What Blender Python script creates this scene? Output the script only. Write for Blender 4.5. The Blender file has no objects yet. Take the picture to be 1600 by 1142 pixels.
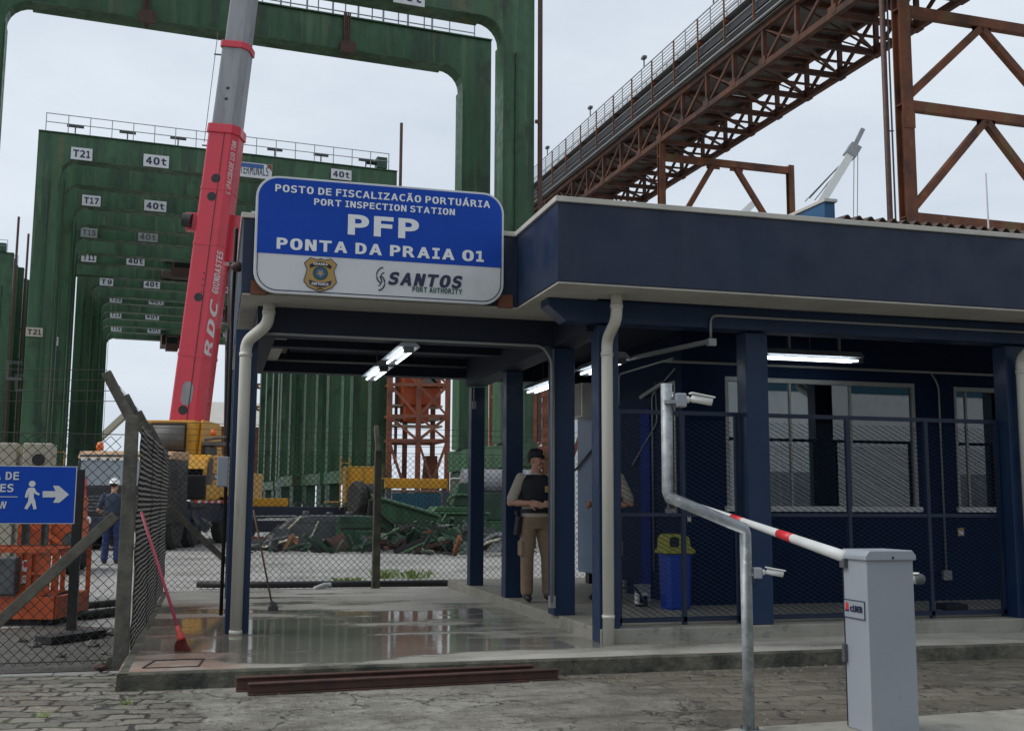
import bpy, bmesh, math, random
from mathutils import Vector, Matrix
random.seed(7)
SC = bpy.context.scene
COL = SC.collection
R = math.radians

# ---------------------------------------------------------------- camera
EYE = 1.4
FPX, PITCH, YAW, ROLL = 1706.0, R(7.206), R(15.178), R(-.316)      # focal length in px of a 1600 px wide frame
cam_d = bpy.data.cameras.new('camera'); cam = bpy.data.objects.new('camera', cam_d); COL.objects.link(cam)
cam_d.sensor_width = 36; cam_d.lens = 36 * FPX / 1600; cam_d.clip_end = 3000; cam_d.clip_start = .05
cam.location = (0, 0, EYE)
cam.matrix_world = Matrix.Translation((0, 0, EYE)) @ Matrix.Rotation(-YAW, 4, 'Z') @ Matrix.Rotation(R(90) + PITCH, 4, 'X') @ Matrix.Rotation(-ROLL, 4, 'Z')
SC.camera = cam
# ---------------------------------------------------------------- sky and sun: overcast, brighter from the open quay on the left
SUN_EL, SUN_AZ = R(48), R(-80)                                       # azimuth from +Y, negative = towards -X
w = bpy.data.worlds.new('World'); SC.world = w; w.use_nodes = True
nt = w.node_tree; nt.nodes.clear()
def wn(t, **k):
    n = nt.nodes.new(t)
    for a, b in k.items(): setattr(n, a, b)
    return n
sky = wn('ShaderNodeTexSky', sky_type='NISHITA', sun_disc=False, sun_elevation=SUN_EL, sun_rotation=SUN_AZ, dust_density=4.0, air_density=1.0)
tc = wn('ShaderNodeTexCoord'); mp = wn('ShaderNodeMapping'); mp.inputs['Scale'].default_value = (1.6, 1.6, 4.0)
nz = wn('ShaderNodeTexNoise'); nz.inputs['Scale'].default_value = 2.2; nz.inputs['Detail'].default_value = 6; nz.inputs['Roughness'].default_value = .55
rp = wn('ShaderNodeValToRGB'); rp.color_ramp.elements[0].position = .3; rp.color_ramp.elements[1].position = .72
rp.color_ramp.elements[0].color = (.535, .605, .69, 1); rp.color_ramp.elements[1].color = (.69, .75, .815, 1)
sc_ = wn('ShaderNodeVectorMath', operation='SCALE'); sc_.inputs[3].default_value = 10.4
mx = wn('ShaderNodeMix', data_type='RGBA'); mx.inputs[0].default_value = .93
bg = wn('ShaderNodeBackground'); bg.inputs[1].default_value = .1
out = wn('ShaderNodeOutputWorld')
L = nt.links.new
L(tc.outputs['Generated'], mp.inputs[0]); L(mp.outputs[0], nz.inputs['Vector']); L(nz.outputs[0], rp.inputs[0])
L(rp.outputs[0], sc_.inputs[0]); L(sky.outputs[0], mx.inputs[6]); L(sc_.outputs[0], mx.inputs[7]); L(mx.outputs[2], bg.inputs[0]); L(bg.outputs[0], out.inputs[0])
sd = bpy.data.lights.new('sun', 'SUN'); sd.energy = 1.5; sd.angle = R(40); sd.color = (1, .97, .92)
sun = bpy.data.objects.new('sun', sd); COL.objects.link(sun)
dv = Vector((math.sin(SUN_AZ) * math.cos(SUN_EL), math.cos(SUN_AZ) * math.cos(SUN_EL), math.sin(SUN_EL)))
sun.rotation_euler = dv.to_track_quat('Z', 'Y').to_euler(); sun.location = (0, 0, 60)
SC.view_settings.view_transform = 'Standard'; SC.view_settings.look = 'None'; SC.view_settings.exposure = .18; SC.view_settings.gamma = 1
SC.cycles.max_bounces = 8; SC.cycles.transparent_max_bounces = 16

# ---------------------------------------------------------------- rays: a place seen at a pixel of the photograph, at a stated distance
CO = Vector((0, 0, EYE))
def ray(x, y):
    a = (x - 800) / FPX; b = (y - 571) / FPX
    c, s = math.cos(ROLL), math.sin(ROLL); u = c * a + s * b; v = -s * a + c * b
    c, s = math.cos(PITCH), math.sin(PITCH); d = c + s * v; z = s - c * v
    c, s = math.cos(YAW), math.sin(YAW)
    return Vector((c * u + s * d, -s * u + c * d, z)), d
def aty(x, y, Y): r, d = ray(x, y); return CO + r * (Y / r.y)
def atz(x, y, z): r, d = ray(x, y); return CO + r * ((z - EYE) / r.z)
def atx(x, y, X): r, d = ray(x, y); return CO + r * (X / r.x)
def atd(x, y, D): r, d = ray(x, y); return CO + r * (D / d)          # D metres ahead of the camera, level
FW = Vector((math.sin(YAW), math.cos(YAW), 0)); RT = Vector((math.cos(YAW), -math.sin(YAW), 0))

# ---------------------------------------------------------------- mesh helper
class MB:
    def __init__(s): s.v = []; s.f = []
    def add(s, vs, fs):
        o = len(s.v); s.v += [Vector(p) for p in vs]; s.f += [[i + o for i in f] for f in fs]; return s
    def box(s, a, b):
        x0, x1 = sorted((a[0], b[0])); y0, y1 = sorted((a[1], b[1])); z0, z1 = sorted((a[2], b[2]))
        return s.add([(x0,y0,z0),(x1,y0,z0),(x1,y1,z0),(x0,y1,z0),(x0,y0,z1),(x1,y0,z1),(x1,y1,z1),(x0,y1,z1)],
                     [(0,3,2,1),(4,5,6,7),(0,1,5,4),(1,2,6,5),(2,3,7,6),(3,0,4,7)])
    def obox(s, c, size, m=None):                                     # box about a centre, turned by a matrix
        m = m or Matrix.Identity(3); h = [q / 2 for q in size]; c = Vector(c)
        vs = [c + m @ Vector((i*h[0], j*h[1], k*h[2])) for k in (-1,1) for i, j in ((-1,-1),(1,-1),(1,1),(-1,1))]
        return s.add(vs, [(0,3,2,1),(4,5,6,7),(0,1,5,4),(1,2,6,5),(2,3,7,6),(3,0,4,7)])
    def prism(s, poly, axis, a, b):                                   # polygon in the two other axes, extruded along axis a..b
        def P(u, v, t): return {'x': (t,u,v), 'y': (u,t,v), 'z': (u,v,t)}[axis]
        n = len(poly); vs = [P(u,v,a) for u,v in poly] + [P(u,v,b) for u,v in poly]
        return s.add(vs, [tuple(range(n)), tuple(range(2*n-1, n-1, -1))] + [(i, n+i, n+(i+1)%n, (i+1)%n) for i in range(n)])
    def bar(s, p, q, w, h=None, up=(0,0,1)):
        h = h or w; p = Vector(p); q = Vector(q); d = (q-p).normalized(); up = Vector(up)
        if abs(d.dot(up)) > .98: up = Vector((0,1,0))
        r = d.cross(up).normalized(); u = r.cross(d)
        vs = [e + r*i*w/2 + u*j*h/2 for e in (p,q) for i,j in ((-1,-1),(1,-1),(1,1),(-1,1))]
        return s.add(vs, [(3,2,1,0),(4,5,6,7),(0,1,5,4),(1,2,6,5),(2,3,7,6),(3,0,4,7)])
    def tube(s, pts, r, n=8, cap=True, el=1.0):
        pts = [Vector(p) for p in pts]; k = len(pts); rs = r if isinstance(r, (list, tuple)) else [r]*k
        ref = None; vs = []; fs = []
        for i, p in enumerate(pts):
            d = (pts[min(i+1,k-1)] - pts[max(i-1,0)]).normalized()
            if ref is None:
                ref = Vector((0,0,1)) if abs(d.z) < .9 else Vector((0,1,0))
            a = d.cross(ref).normalized(); b = a.cross(d).normalized(); ref = b
            for j in range(n):
                t = 2*math.pi*j/n; vs.append(p + (a*math.cos(t) + b*math.sin(t)*el)*rs[i])
        for i in range(k-1):
            for j in range(n):
                fs.append((i*n+j, i*n+(j+1)%n, (i+1)*n+(j+1)%n, (i+1)*n+j))
        if cap: fs += [tuple(range(n-1,-1,-1)), tuple(range((k-1)*n, k*n))]
        return s.add(vs, fs)
    def lathe(s, prof, c=(0,0,0), n=20, axis='z'):
        c = Vector(c); vs = []; fs = []; k = len(prof)
        for r, h in prof:
            for j in range(n):
                t = 2*math.pi*j/n; x, y = r*math.cos(t), r*math.sin(t)
                vs.append(c + Vector({'z': (x,y,h), 'x': (h,x,y), 'y': (x,h,y)}[axis]))
        for i in range(k-1):
            for j in range(n): fs.append((i*n+j, i*n+(j+1)%n, (i+1)*n+(j+1)%n, (i+1)*n+j))
        fs += [tuple(range(n-1,-1,-1)), tuple(range((k-1)*n, k*n))]
        return s.add(vs, fs)
    def ball(s, c, r, n=12, sq=(1,1,1)):
        c = Vector(c); prof = [(max(1e-4, math.sin(math.pi*i/n)), -math.cos(math.pi*i/n)) for i in range(n+1)]
        t = MB().lathe(prof, n=n+4); return s.add([c + Vector((v.x*r*sq[0], v.y*r*sq[1], v.z*r*sq[2])) for v in t.v], t.f)
    def xf(s, m): s.v = [m @ v for v in s.v]; return s
    def build(s, name, mat, parent=None, smooth=False, bevel=0, fix=True):
        me = bpy.data.meshes.new(name)
        inv = WM[parent.name].inverted() if parent else Matrix.Identity(4)
        me.from_pydata([inv @ v for v in s.v], [], s.f); me.update()
        if fix:
            bm = bmesh.new(); bm.from_mesh(me); bmesh.ops.recalc_face_normals(bm, faces=bm.faces); bm.to_mesh(me); bm.free()
        o = bpy.data.objects.new(name, me); COL.objects.link(o); me.materials.append(mat)
        if parent: o.parent = parent
        WM[o.name] = WM[parent.name] if parent else Matrix.Identity(4)
        if smooth: me.polygons.foreach_set('use_smooth', [True]*len(me.polygons))
        if bevel:
            b = o.modifiers.new('bevel', 'BEVEL'); b.width = bevel; b.segments = 2; b.limit_method = 'ANGLE'; b.angle_limit = R(40)
        return o
WM = {}
def tag(o, label=None, cat=None, group=None, kind=None):
    if label: o['label'] = label
    if cat: o['category'] = cat
    if group: o['group'] = group
    if kind: o['kind'] = kind
    return o
def thing(name, label, cat, loc=(0,0,0), rz=0, group=None):
    o = bpy.data.objects.new(name, None); COL.objects.link(o); o.location = loc; o.rotation_euler = (0,0,rz); o.empty_display_size = .2
    WM[o.name] = Matrix.Translation(loc) @ Matrix.Rotation(rz, 4, 'Z')
    return tag(o, label, cat, group)
def copy_tree(o, parent=None):
    c = o.copy(); COL.objects.link(c); c.parent = parent
    WM[c.name] = WM[parent.name] if parent else WM[o.name]
    for ch in list(o.children): copy_tree(ch, c)
    return c

# ---------------------------------------------------------------- materials
def pmat(name, base, rough=.6, metal=0.0, layers=(), bump=None, rvar=0.0, spec=.5, coat=0.0, emit=None, rand=True):
    m = bpy.data.materials.new(name); m.use_nodes = True; t = m.node_tree; b = t.nodes['Principled BSDF']
    def N(ty, **k):
        n = t.nodes.new(ty)
        for a, v in k.items(): setattr(n, a, v)
        return n
    b.inputs['Roughness'].default_value = rough; b.inputs['Metallic'].default_value = metal; b.inputs['Specular IOR Level'].default_value = spec
    if coat: b.inputs['Coat Weight'].default_value = coat; b.inputs['Coat Roughness'].default_value = .15
    b.inputs['Base Color'].default_value = (*base, 1)
    if emit: b.inputs['Emission Color'].default_value = (*emit[0], 1); b.inputs['Emission Strength'].default_value = emit[1]
    if layers or bump or rvar:
        tc = N('ShaderNodeTexCoord'); vec = tc.outputs['Object']
        if rand:
            oi = N('ShaderNodeObjectInfo'); sc = N('ShaderNodeMath', operation='MULTIPLY'); sc.inputs[1].default_value = 57.0
            ad = N('ShaderNodeVectorMath', operation='ADD'); t.links.new(oi.outputs['Random'], sc.inputs[0]); t.links.new(vec, ad.inputs[0]); t.links.new(sc.outputs[0], ad.inputs[1]); vec = ad.outputs[0]
        cur = None
        for (c2, scale, lo, hi, fac) in layers:
            mp = N('ShaderNodeMapping'); mp.inputs['Scale'].default_value = scale if isinstance(scale, tuple) else (scale,)*3
            nz = N('ShaderNodeTexNoise'); nz.inputs['Scale'].default_value = 1; nz.inputs['Detail'].default_value = 7; nz.inputs['Roughness'].default_value = .62
            mr = N('ShaderNodeMapRange'); mr.inputs[1].default_value = lo; mr.inputs[2].default_value = hi; mr.inputs[4].default_value = fac
            mx = N('ShaderNodeMix', data_type='RGBA'); mx.inputs[7].default_value = (*c2, 1)
            t.links.new(vec, mp.inputs[0]); t.links.new(mp.outputs[0], nz.inputs['Vector']); t.links.new(nz.outputs[0], mr.inputs[0]); t.links.new(mr.outputs[0], mx.inputs[0])
            if cur: t.links.new(cur, mx.inputs[6])
            else: mx.inputs[6].default_value = (*base, 1)
            cur = mx.outputs[2]
        if cur: t.links.new(cur, b.inputs['Base Color'])
        if rvar:
            nz = N('ShaderNodeTexNoise'); nz.inputs['Scale'].default_value = 3; nz.inputs['Detail'].default_value = 5; t.links.new(vec, nz.inputs['Vector'])
            mr = N('ShaderNodeMapRange'); mr.inputs[1].default_value = .35; mr.inputs[2].default_value = .65; mr.inputs[3].default_value = max(.02, rough-rvar); mr.inputs[4].default_value = min(1, rough+rvar)
            t.links.new(nz.outputs[0], mr.inputs[0]); t.links.new(mr.outputs[0], b.inputs['Roughness'])
        if bump:
            nz = N('ShaderNodeTexNoise'); nz.inputs['Scale'].default_value = bump[0]; nz.inputs['Detail'].default_value = 6; t.links.new(vec, nz.inputs['Vector'])
            bp = N('ShaderNodeBump'); bp.inputs['Strength'].default_value = bump[1]; bp.inputs['Distance'].default_value = bump[2] if len(bump) > 2 else .02
            t.links.new(nz.outputs[0], bp.inputs['Height']); t.links.new(bp.outputs[0], b.inputs['Normal'])
    return m
NAVY = (.0065, .0165, .043)
M = dict(
  navy=pmat('navy_paint', NAVY, .5, spec=.45, layers=[((.010,.023,.056), 1.3, .4, .7, .6), ((.024,.036,.06), (7,7,.9), .58, .78, .5), ((.10,.11,.12), 16, .72, .76, .4)], rvar=.12, bump=(60,.05,.004)),
  navydark=pmat('navy_column_paint', (.0075,.026,.072), .42, spec=.4, layers=[((.012,.034,.085), 2.0, .4, .7, .6), ((.10,.11,.12), 14, .68, .74, .5)], rvar=.12),
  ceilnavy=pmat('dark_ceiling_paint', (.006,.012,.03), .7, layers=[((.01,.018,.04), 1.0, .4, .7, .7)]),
  wallnavy=pmat('office_wall_paint', (.0042,.0145,.046), .75, spec=.15, layers=[((.0065,.020,.058), 1.1, .4, .7, .6), ((.012,.02,.032), (9,9,1.2), .64, .8, .5)], bump=(60,.05,.004)),
  booth=pmat('steel_blue_paint', (.10,.16,.26), .4, layers=[((.14,.20,.30), 1.5, .4, .7, .5), ((.05,.07,.1), (6,6,1), .62, .8, .4)]),
  cream=pmat('cream_plaster', (.52,.50,.45), .7, layers=[((.36,.34,.29), 2.0, .45, .75, .7), ((.2,.18,.14), (12,12,3), .62, .8, .5)]),
  pvc=pmat('aged_white_pipe', (.60,.58,.51), .35, layers=[((.48,.45,.38), (6,6,1.2), .45, .7, .6), ((.3,.26,.2), (20,20,2.5), .64, .8, .6)]),
  concrete=pmat('grey_concrete', (.30,.285,.24), .7, layers=[((.20,.19,.155), 2.5, .4, .7, .8), ((.07,.068,.055), 7, .55, .75, .7)], bump=(25,.35,.02)),
  kerb=pmat('mossy_kerb', (.12,.112,.082), .75, layers=[((.022,.024,.018), 3, .38, .60, .95), ((.2,.19,.16), 12, .6, .75, .6), ((.05,.06,.03), 9, .55, .7, .5)], bump=(18,.6,.03)),
  post=pmat('weathered_concrete_post', (.13,.12,.095), .85, layers=[((.05,.05,.042), 6, .4, .65, .8), ((.17,.165,.14), 15, .58, .75, .6)], bump=(30,.4,.02)),
  green=pmat('weathered_green_steel', (.036,.105,.044), .5, layers=[((.020,.050,.025), (1.2,1.2,.12), .42, .62, .9), ((.09,.165,.08), (2.6,2.6,.16), .55, .70, .8), ((.12,.095,.04), (.7,.7,.13), .57, .70, .6), ((.012,.020,.013), (.9,.9,.55), .55, .70, .7), ((.09,.075,.05), 7, .66, .74, .5)], rvar=.12),
  greend=pmat('dark_green_machine', (.020,.066,.034), .5, layers=[((.012,.022,.016), 1.6, .42, .65, .9), ((.06,.09,.06), 5, .6, .75, .6), ((.09,.05,.025), 3, .62, .74, .6)], rvar=.12),
  rust=pmat('rust_orange_steel', (.185,.062,.026), .75, layers=[((.06,.027,.018), .9, .42, .66, .92), ((.30,.125,.04), 2.5, .58, .74, .7), ((.13,.115,.04), (.6,.6,.12), .55, .68, .75)]),
  rustdark=pmat('dark_rusty_truss', (.105,.038,.019), .8, layers=[((.04,.02,.015), .9, .40, .62, .95), ((.22,.085,.03), 2.5, .60, .74, .7)]),
  rustred=pmat('red_lattice_steel', (.24,.08,.04), .65, layers=[((.11,.035,.022), 1.2, .42, .66, .9)]),
  beamrust=pmat('oxidised_beam', (.085,.035,.024), .6, layers=[((.035,.022,.02), 5, .42, .66, .9), ((.15,.06,.03), 12, .6, .75, .7)], bump=(40,.2,.01)),
  blackbelt=pmat('dark_belt_cover', (.012,.012,.015), .6, layers=[((.05,.05,.055), 2, .5, .75, .6)]),
  sheet=pmat('stained_sheet', (.13,.125,.115), .6, layers=[((.10,.08,.06), 1.5, .45, .7, .9)]),
  galv=pmat('galvanised_steel', (.33,.355,.37), .5, metal=.45, layers=[((.22,.24,.25), 11, .42, .6, .9), ((.52,.54,.55), 24, .56, .68, .8), ((.2,.2,.19), (9,9,2), .62, .78, .6)], bump=(50,.06,.004)),
  galvrail=pmat('grey_railing', (.30,.31,.31), .5, metal=.3),
  grey=pmat('grey_light_paint', (.30,.325,.36), .42, layers=[((.25,.27,.30), 1.8, .4, .7, .5), ((.11,.11,.10), (16,16,5), .67, .74, .55), ((.2,.2,.2), (10,10,3), .66, .8, .5)], rvar=.08),
  greydark=pmat('dark_grey_metal', (.09,.095,.10), .5, layers=[((.05,.05,.052), 4, .4, .7, .7)]),
  white=pmat('white_plastic', (.72,.72,.70), .35),
  whitepaint=pmat('white_paint', (.62,.63,.62), .45, layers=[((.45,.45,.42), 3, .5, .75, .5)]),
  alu=pmat('window_aluminium', (.33,.335,.335), .5, metal=.2, layers=[((.24,.24,.23), 8, .45, .7, .5)]),
  blue=pmat('sign_blue', (.0014,.052,.38), .5, spec=.25, layers=[((.0018,.066,.45), 1.1, .4, .7, .5)]),
  signwhite=pmat('sign_white', (.62,.63,.64), .4, layers=[((.42,.43,.43), 2, .45, .7, .5)]),
  lettering=pmat('white_lettering', (.78,.80,.80), .45),
  faded=pmat('faded_white_lettering', (.58,.52,.52), .5, layers=[((.45,.25,.26), 6, .5, .7, .6)]),
  ink=pmat('navy_ink', (.012,.014,.055), .5), inkgreen=pmat('green_ink', (.008,.07,.055), .5), black=pmat('black_paint', (.008,.008,.009), .5),
  gold=pmat('badge_gold', (.40,.25,.075), .5), badgeblue=pmat('badge_blue', (.03,.10,.30), .5), badgegreen=pmat('badge_green', (.02,.075,.05), .5),
  red=pmat('crane_red', (.56,.026,.05), .35, layers=[((.44,.03,.05), 1.2, .45, .7, .7), ((.12,.03,.03), (5,5,1), .66, .8, .5)], rvar=.1, coat=.2),
  silver=pmat('boom_grey', (.26,.265,.28), .4, metal=.1, layers=[((.17,.175,.185), (3,3,.5), .42, .68, .8)]),
  yellow=pmat('crane_yellow', (.56,.27,.012), .42, layers=[((.30,.14,.02), 2, .5, .75, .7), ((.08,.05,.02), 6, .63, .76, .7)]),
  yellowold=pmat('old_yellow_paint', (.42,.235,.025), .55, layers=[((.20,.10,.02), 3, .42, .68, .8)]),
  orange=pmat('lift_orange', (.50,.085,.018), .45, layers=[((.30,.055,.02), 3, .45, .7, .8), ((.05,.02,.015), 8, .62, .75, .7)]),
  beacon=pmat('orange_plastic', (.75,.14,.02), .3),
  tyre=pmat('rubber', (.022,.022,.022), .85, layers=[((.06,.058,.05), 5, .5, .72, .8)], bump=(30,.3,.02)),
  blackmetal=pmat('black_metal', (.012,.012,.014), .5, layers=[((.035,.033,.03), 4, .5, .75, .7)], rvar=.15),
  navysteel=pmat('dark_blue_steel', (.012,.016,.035), .55, layers=[((.03,.03,.035), 3, .5, .75, .7)]),
  beige=pmat('beige_metal', (.42,.38,.29), .55, layers=[((.28,.24,.17), 4, .5, .75, .7)]),
  tan=pmat('tan_paint', (.46,.27,.14), .5, layers=[((.34,.19,.10), 2, .45, .7, .6)]),
  cabglass=pmat('cab_glass', (.16,.18,.20), .08, spec=.8), darkglass=pmat('dark_glass', (.01,.01,.012), .08, spec=.8),
  teal=pmat('teal_container', (.01,.085,.13), .55, layers=[((.015,.05,.07), 1.5, .45, .7, .7)]),
  tube=pmat('lamp_tube', (1,1,1), .4, emit=((.86,.95,1), 4.2)),
  binblue=pmat('blue_plastic', (.004,.045,.36), .35), binlid=pmat('olive_yellow_plastic', (.34,.33,.045), .45),
  doorblue=pmat('bright_blue_door', (.003,.020,.20), .7, spec=.15),
  pink=pmat('pink_handle', (.48,.07,.11), .35), broomred=pmat('red_bristle', (.13,.018,.015), .8), ferrule=pmat('red_plastic', (.5,.05,.035), .4),
  wood=pmat('wooden_handle', (.16,.10,.07), .6),
  skin=pmat('skin', (.50,.26,.18), .5), shirt=pmat('beige_shirt', (.42,.37,.30), .85), vest=pmat('black_vest', (.008,.009,.014), .7),
  khaki=pmat('khaki_trousers', (.25,.175,.115), .85, layers=[((.17,.115,.075), 9, .45, .7, .6)]), boot=pmat('black_boot', (.008,.008,.008), .5), hair=pmat('dark_hair', (.012,.009,.007), .7),
  denim=pmat('blue_denim', (.02,.035,.12), .85, layers=[((.035,.055,.16), 9, .45, .7, .6)]), polo=pmat('slate_blue_shirt', (.035,.05,.085), .85), helmet=pmat('white_helmet', (.75,.75,.73), .3),
  wire=pmat('fence_wire', (.030,.030,.028), .6, metal=.2), wirenavy=pmat('navy_mesh', (.012,.03,.07), .5),
  interior=pmat('room_plaster', (.34,.32,.28), .8), louvre=pmat('louvre_white', (.62,.62,.58), .6),
  tile=pmat('brown_corrugated_sheet', (.065,.042,.032), .8, layers=[((.12,.09,.07), 5, .5, .72, .8)]),
  stone=pmat('loose_stone', (.16,.155,.14), .85, layers=[((.08,.075,.065), 7, .45, .7, .8)], bump=(20,.5,.03)),
  soil=pmat('wet_soil', (.085,.078,.065), .7, layers=[((.05,.045,.037), 2.5, .42, .62, .9), ((.20,.19,.17), 9, .56, .70, .7)], bump=(14,.9,.05)),
  leaf=pmat('weed_leaf', (.20,.30,.06), .6, layers=[((.32,.36,.11), 6, .45, .7, .7)]),
  paper=pmat('white_paper', (.7,.7,.68), .6), redtape=pmat('red_tape', (.62,.025,.035), .4),
  hose=pmat('black_hose', (.012,.012,.012), .45), bluepar=pmat('blue_parapet', (.01,.085,.20), .5, layers=[((.012,.06,.14), 2, .45, .7, .6)]),
)
def glassmat():
    m = bpy.data.materials.new('window_glass'); m.use_nodes = True; t = m.node_tree; t.nodes.clear()
    o = t.nodes.new('ShaderNodeOutputMaterial'); mix = t.nodes.new('ShaderNodeMixShader'); tr = t.nodes.new('ShaderNodeBsdfTransparent'); gl = t.nodes.new('ShaderNodeBsdfGlossy')
    tr.inputs[0].default_value = (.72,.76,.76,1); gl.inputs['Roughness'].default_value = .01; gl.inputs[0].default_value = (.9,.95,1,1)
    fr = t.nodes.new('ShaderNodeFresnel'); fr.inputs[0].default_value = 1.9
    ad = t.nodes.new('ShaderNodeMath'); ad.operation = 'ADD'; ad.inputs[1].default_value = .16
    t.links.new(fr.outputs[0], ad.inputs[0]); t.links.new(ad.outputs[0], mix.inputs[0]); t.links.new(tr.outputs[0], mix.inputs[1]); t.links.new(gl.outputs[0], mix.inputs[2]); t.links.new(mix.outputs[0], o.inputs[0])
    return m
M['glass'] = glassmat()

# ---------------------------------------------------------------- lettering: real thin letters laid on a surface
_cap = {}
try: FONT = bpy.data.fonts.load(bpy.utils.system_resource('DATAFILES') + '/fonts/DejaVuSansMono.woff2')      # Blender's own interface face
except Exception: FONT = None
def text_mesh(s, bold, shear, extr=.01):
    cu = bpy.data.curves.new('t', 'FONT'); cu.body = s; cu.size = 1; cu.offset = bold; cu.shear = shear; cu.extrude = extr; cu.resolution_u = 3
    if FONT: cu.font = FONT
    o = bpy.data.objects.new('t', cu); COL.objects.link(o); bpy.context.view_layer.update()
    me = bpy.data.meshes.new_from_object(o.evaluated_get(bpy.context.evaluated_depsgraph_get()))
    vs = [v.co.copy() for v in me.vertices]; fs = [tuple(p.vertices) for p in me.polygons]
    bpy.data.objects.remove(o); bpy.data.curves.remove(cu); bpy.data.meshes.remove(me)
    return vs, fs
_gl = {}
def glyph(ch, bold):
    if (ch, bold) not in _gl: _gl[(ch, bold)] = text_mesh(ch, bold, 0)
    return _gl[(ch, bold)]
def txt(s, p, right, up, width, height, mat, parent, name='lettering', bold=.02, shear=0.0, thick=.003, gap=.16):
    """letters set one by one with even gaps, stretched to the width and cap height measured on the sign"""
    right = Vector(right).normalized(); up = Vector(up).normalized(); nrm = right.cross(up)
    hv, _ = glyph('H', bold); lo, hi = min(v.y for v in hv), max(v.y for v in hv); g = gap*(hi-lo)
    vs = []; fs = []; x = 0
    for ch in s:
        if ch == '0': ch = 'O'
        if ch == ' ': x += .36*(hi-lo); continue
        gv, gf = glyph(ch, bold); a, b = min(v.x for v in gv), max(v.x for v in gv); wide = {'M': 1.28, 'W': 1.3, 'O': 1.10, 'G': 1.06, 'N': 1.06, 'D': 1.04, 'A': 1.0, 'I': .80, '1': .85}.get(ch, 1.0)
        o = len(vs); vs += [Vector((x + (v.x-a)*wide + shear*(v.y-lo), v.y-lo, v.z)) for v in gv]; fs += [tuple(i+o for i in f) for f in gf]; x += (b-a)*wide + g
    x0 = min(v.x for v in vs); x1 = max(v.x for v in vs); sx = width/(x1-x0); sy = height/(hi-lo); p = Vector(p)
    return MB().add([p + right*(v.x-x0)*sx + up*v.y*sy + nrm*(v.z+.01)/.02*thick for v in vs], fs).build(name, mat, parent, fix=False)
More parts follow.
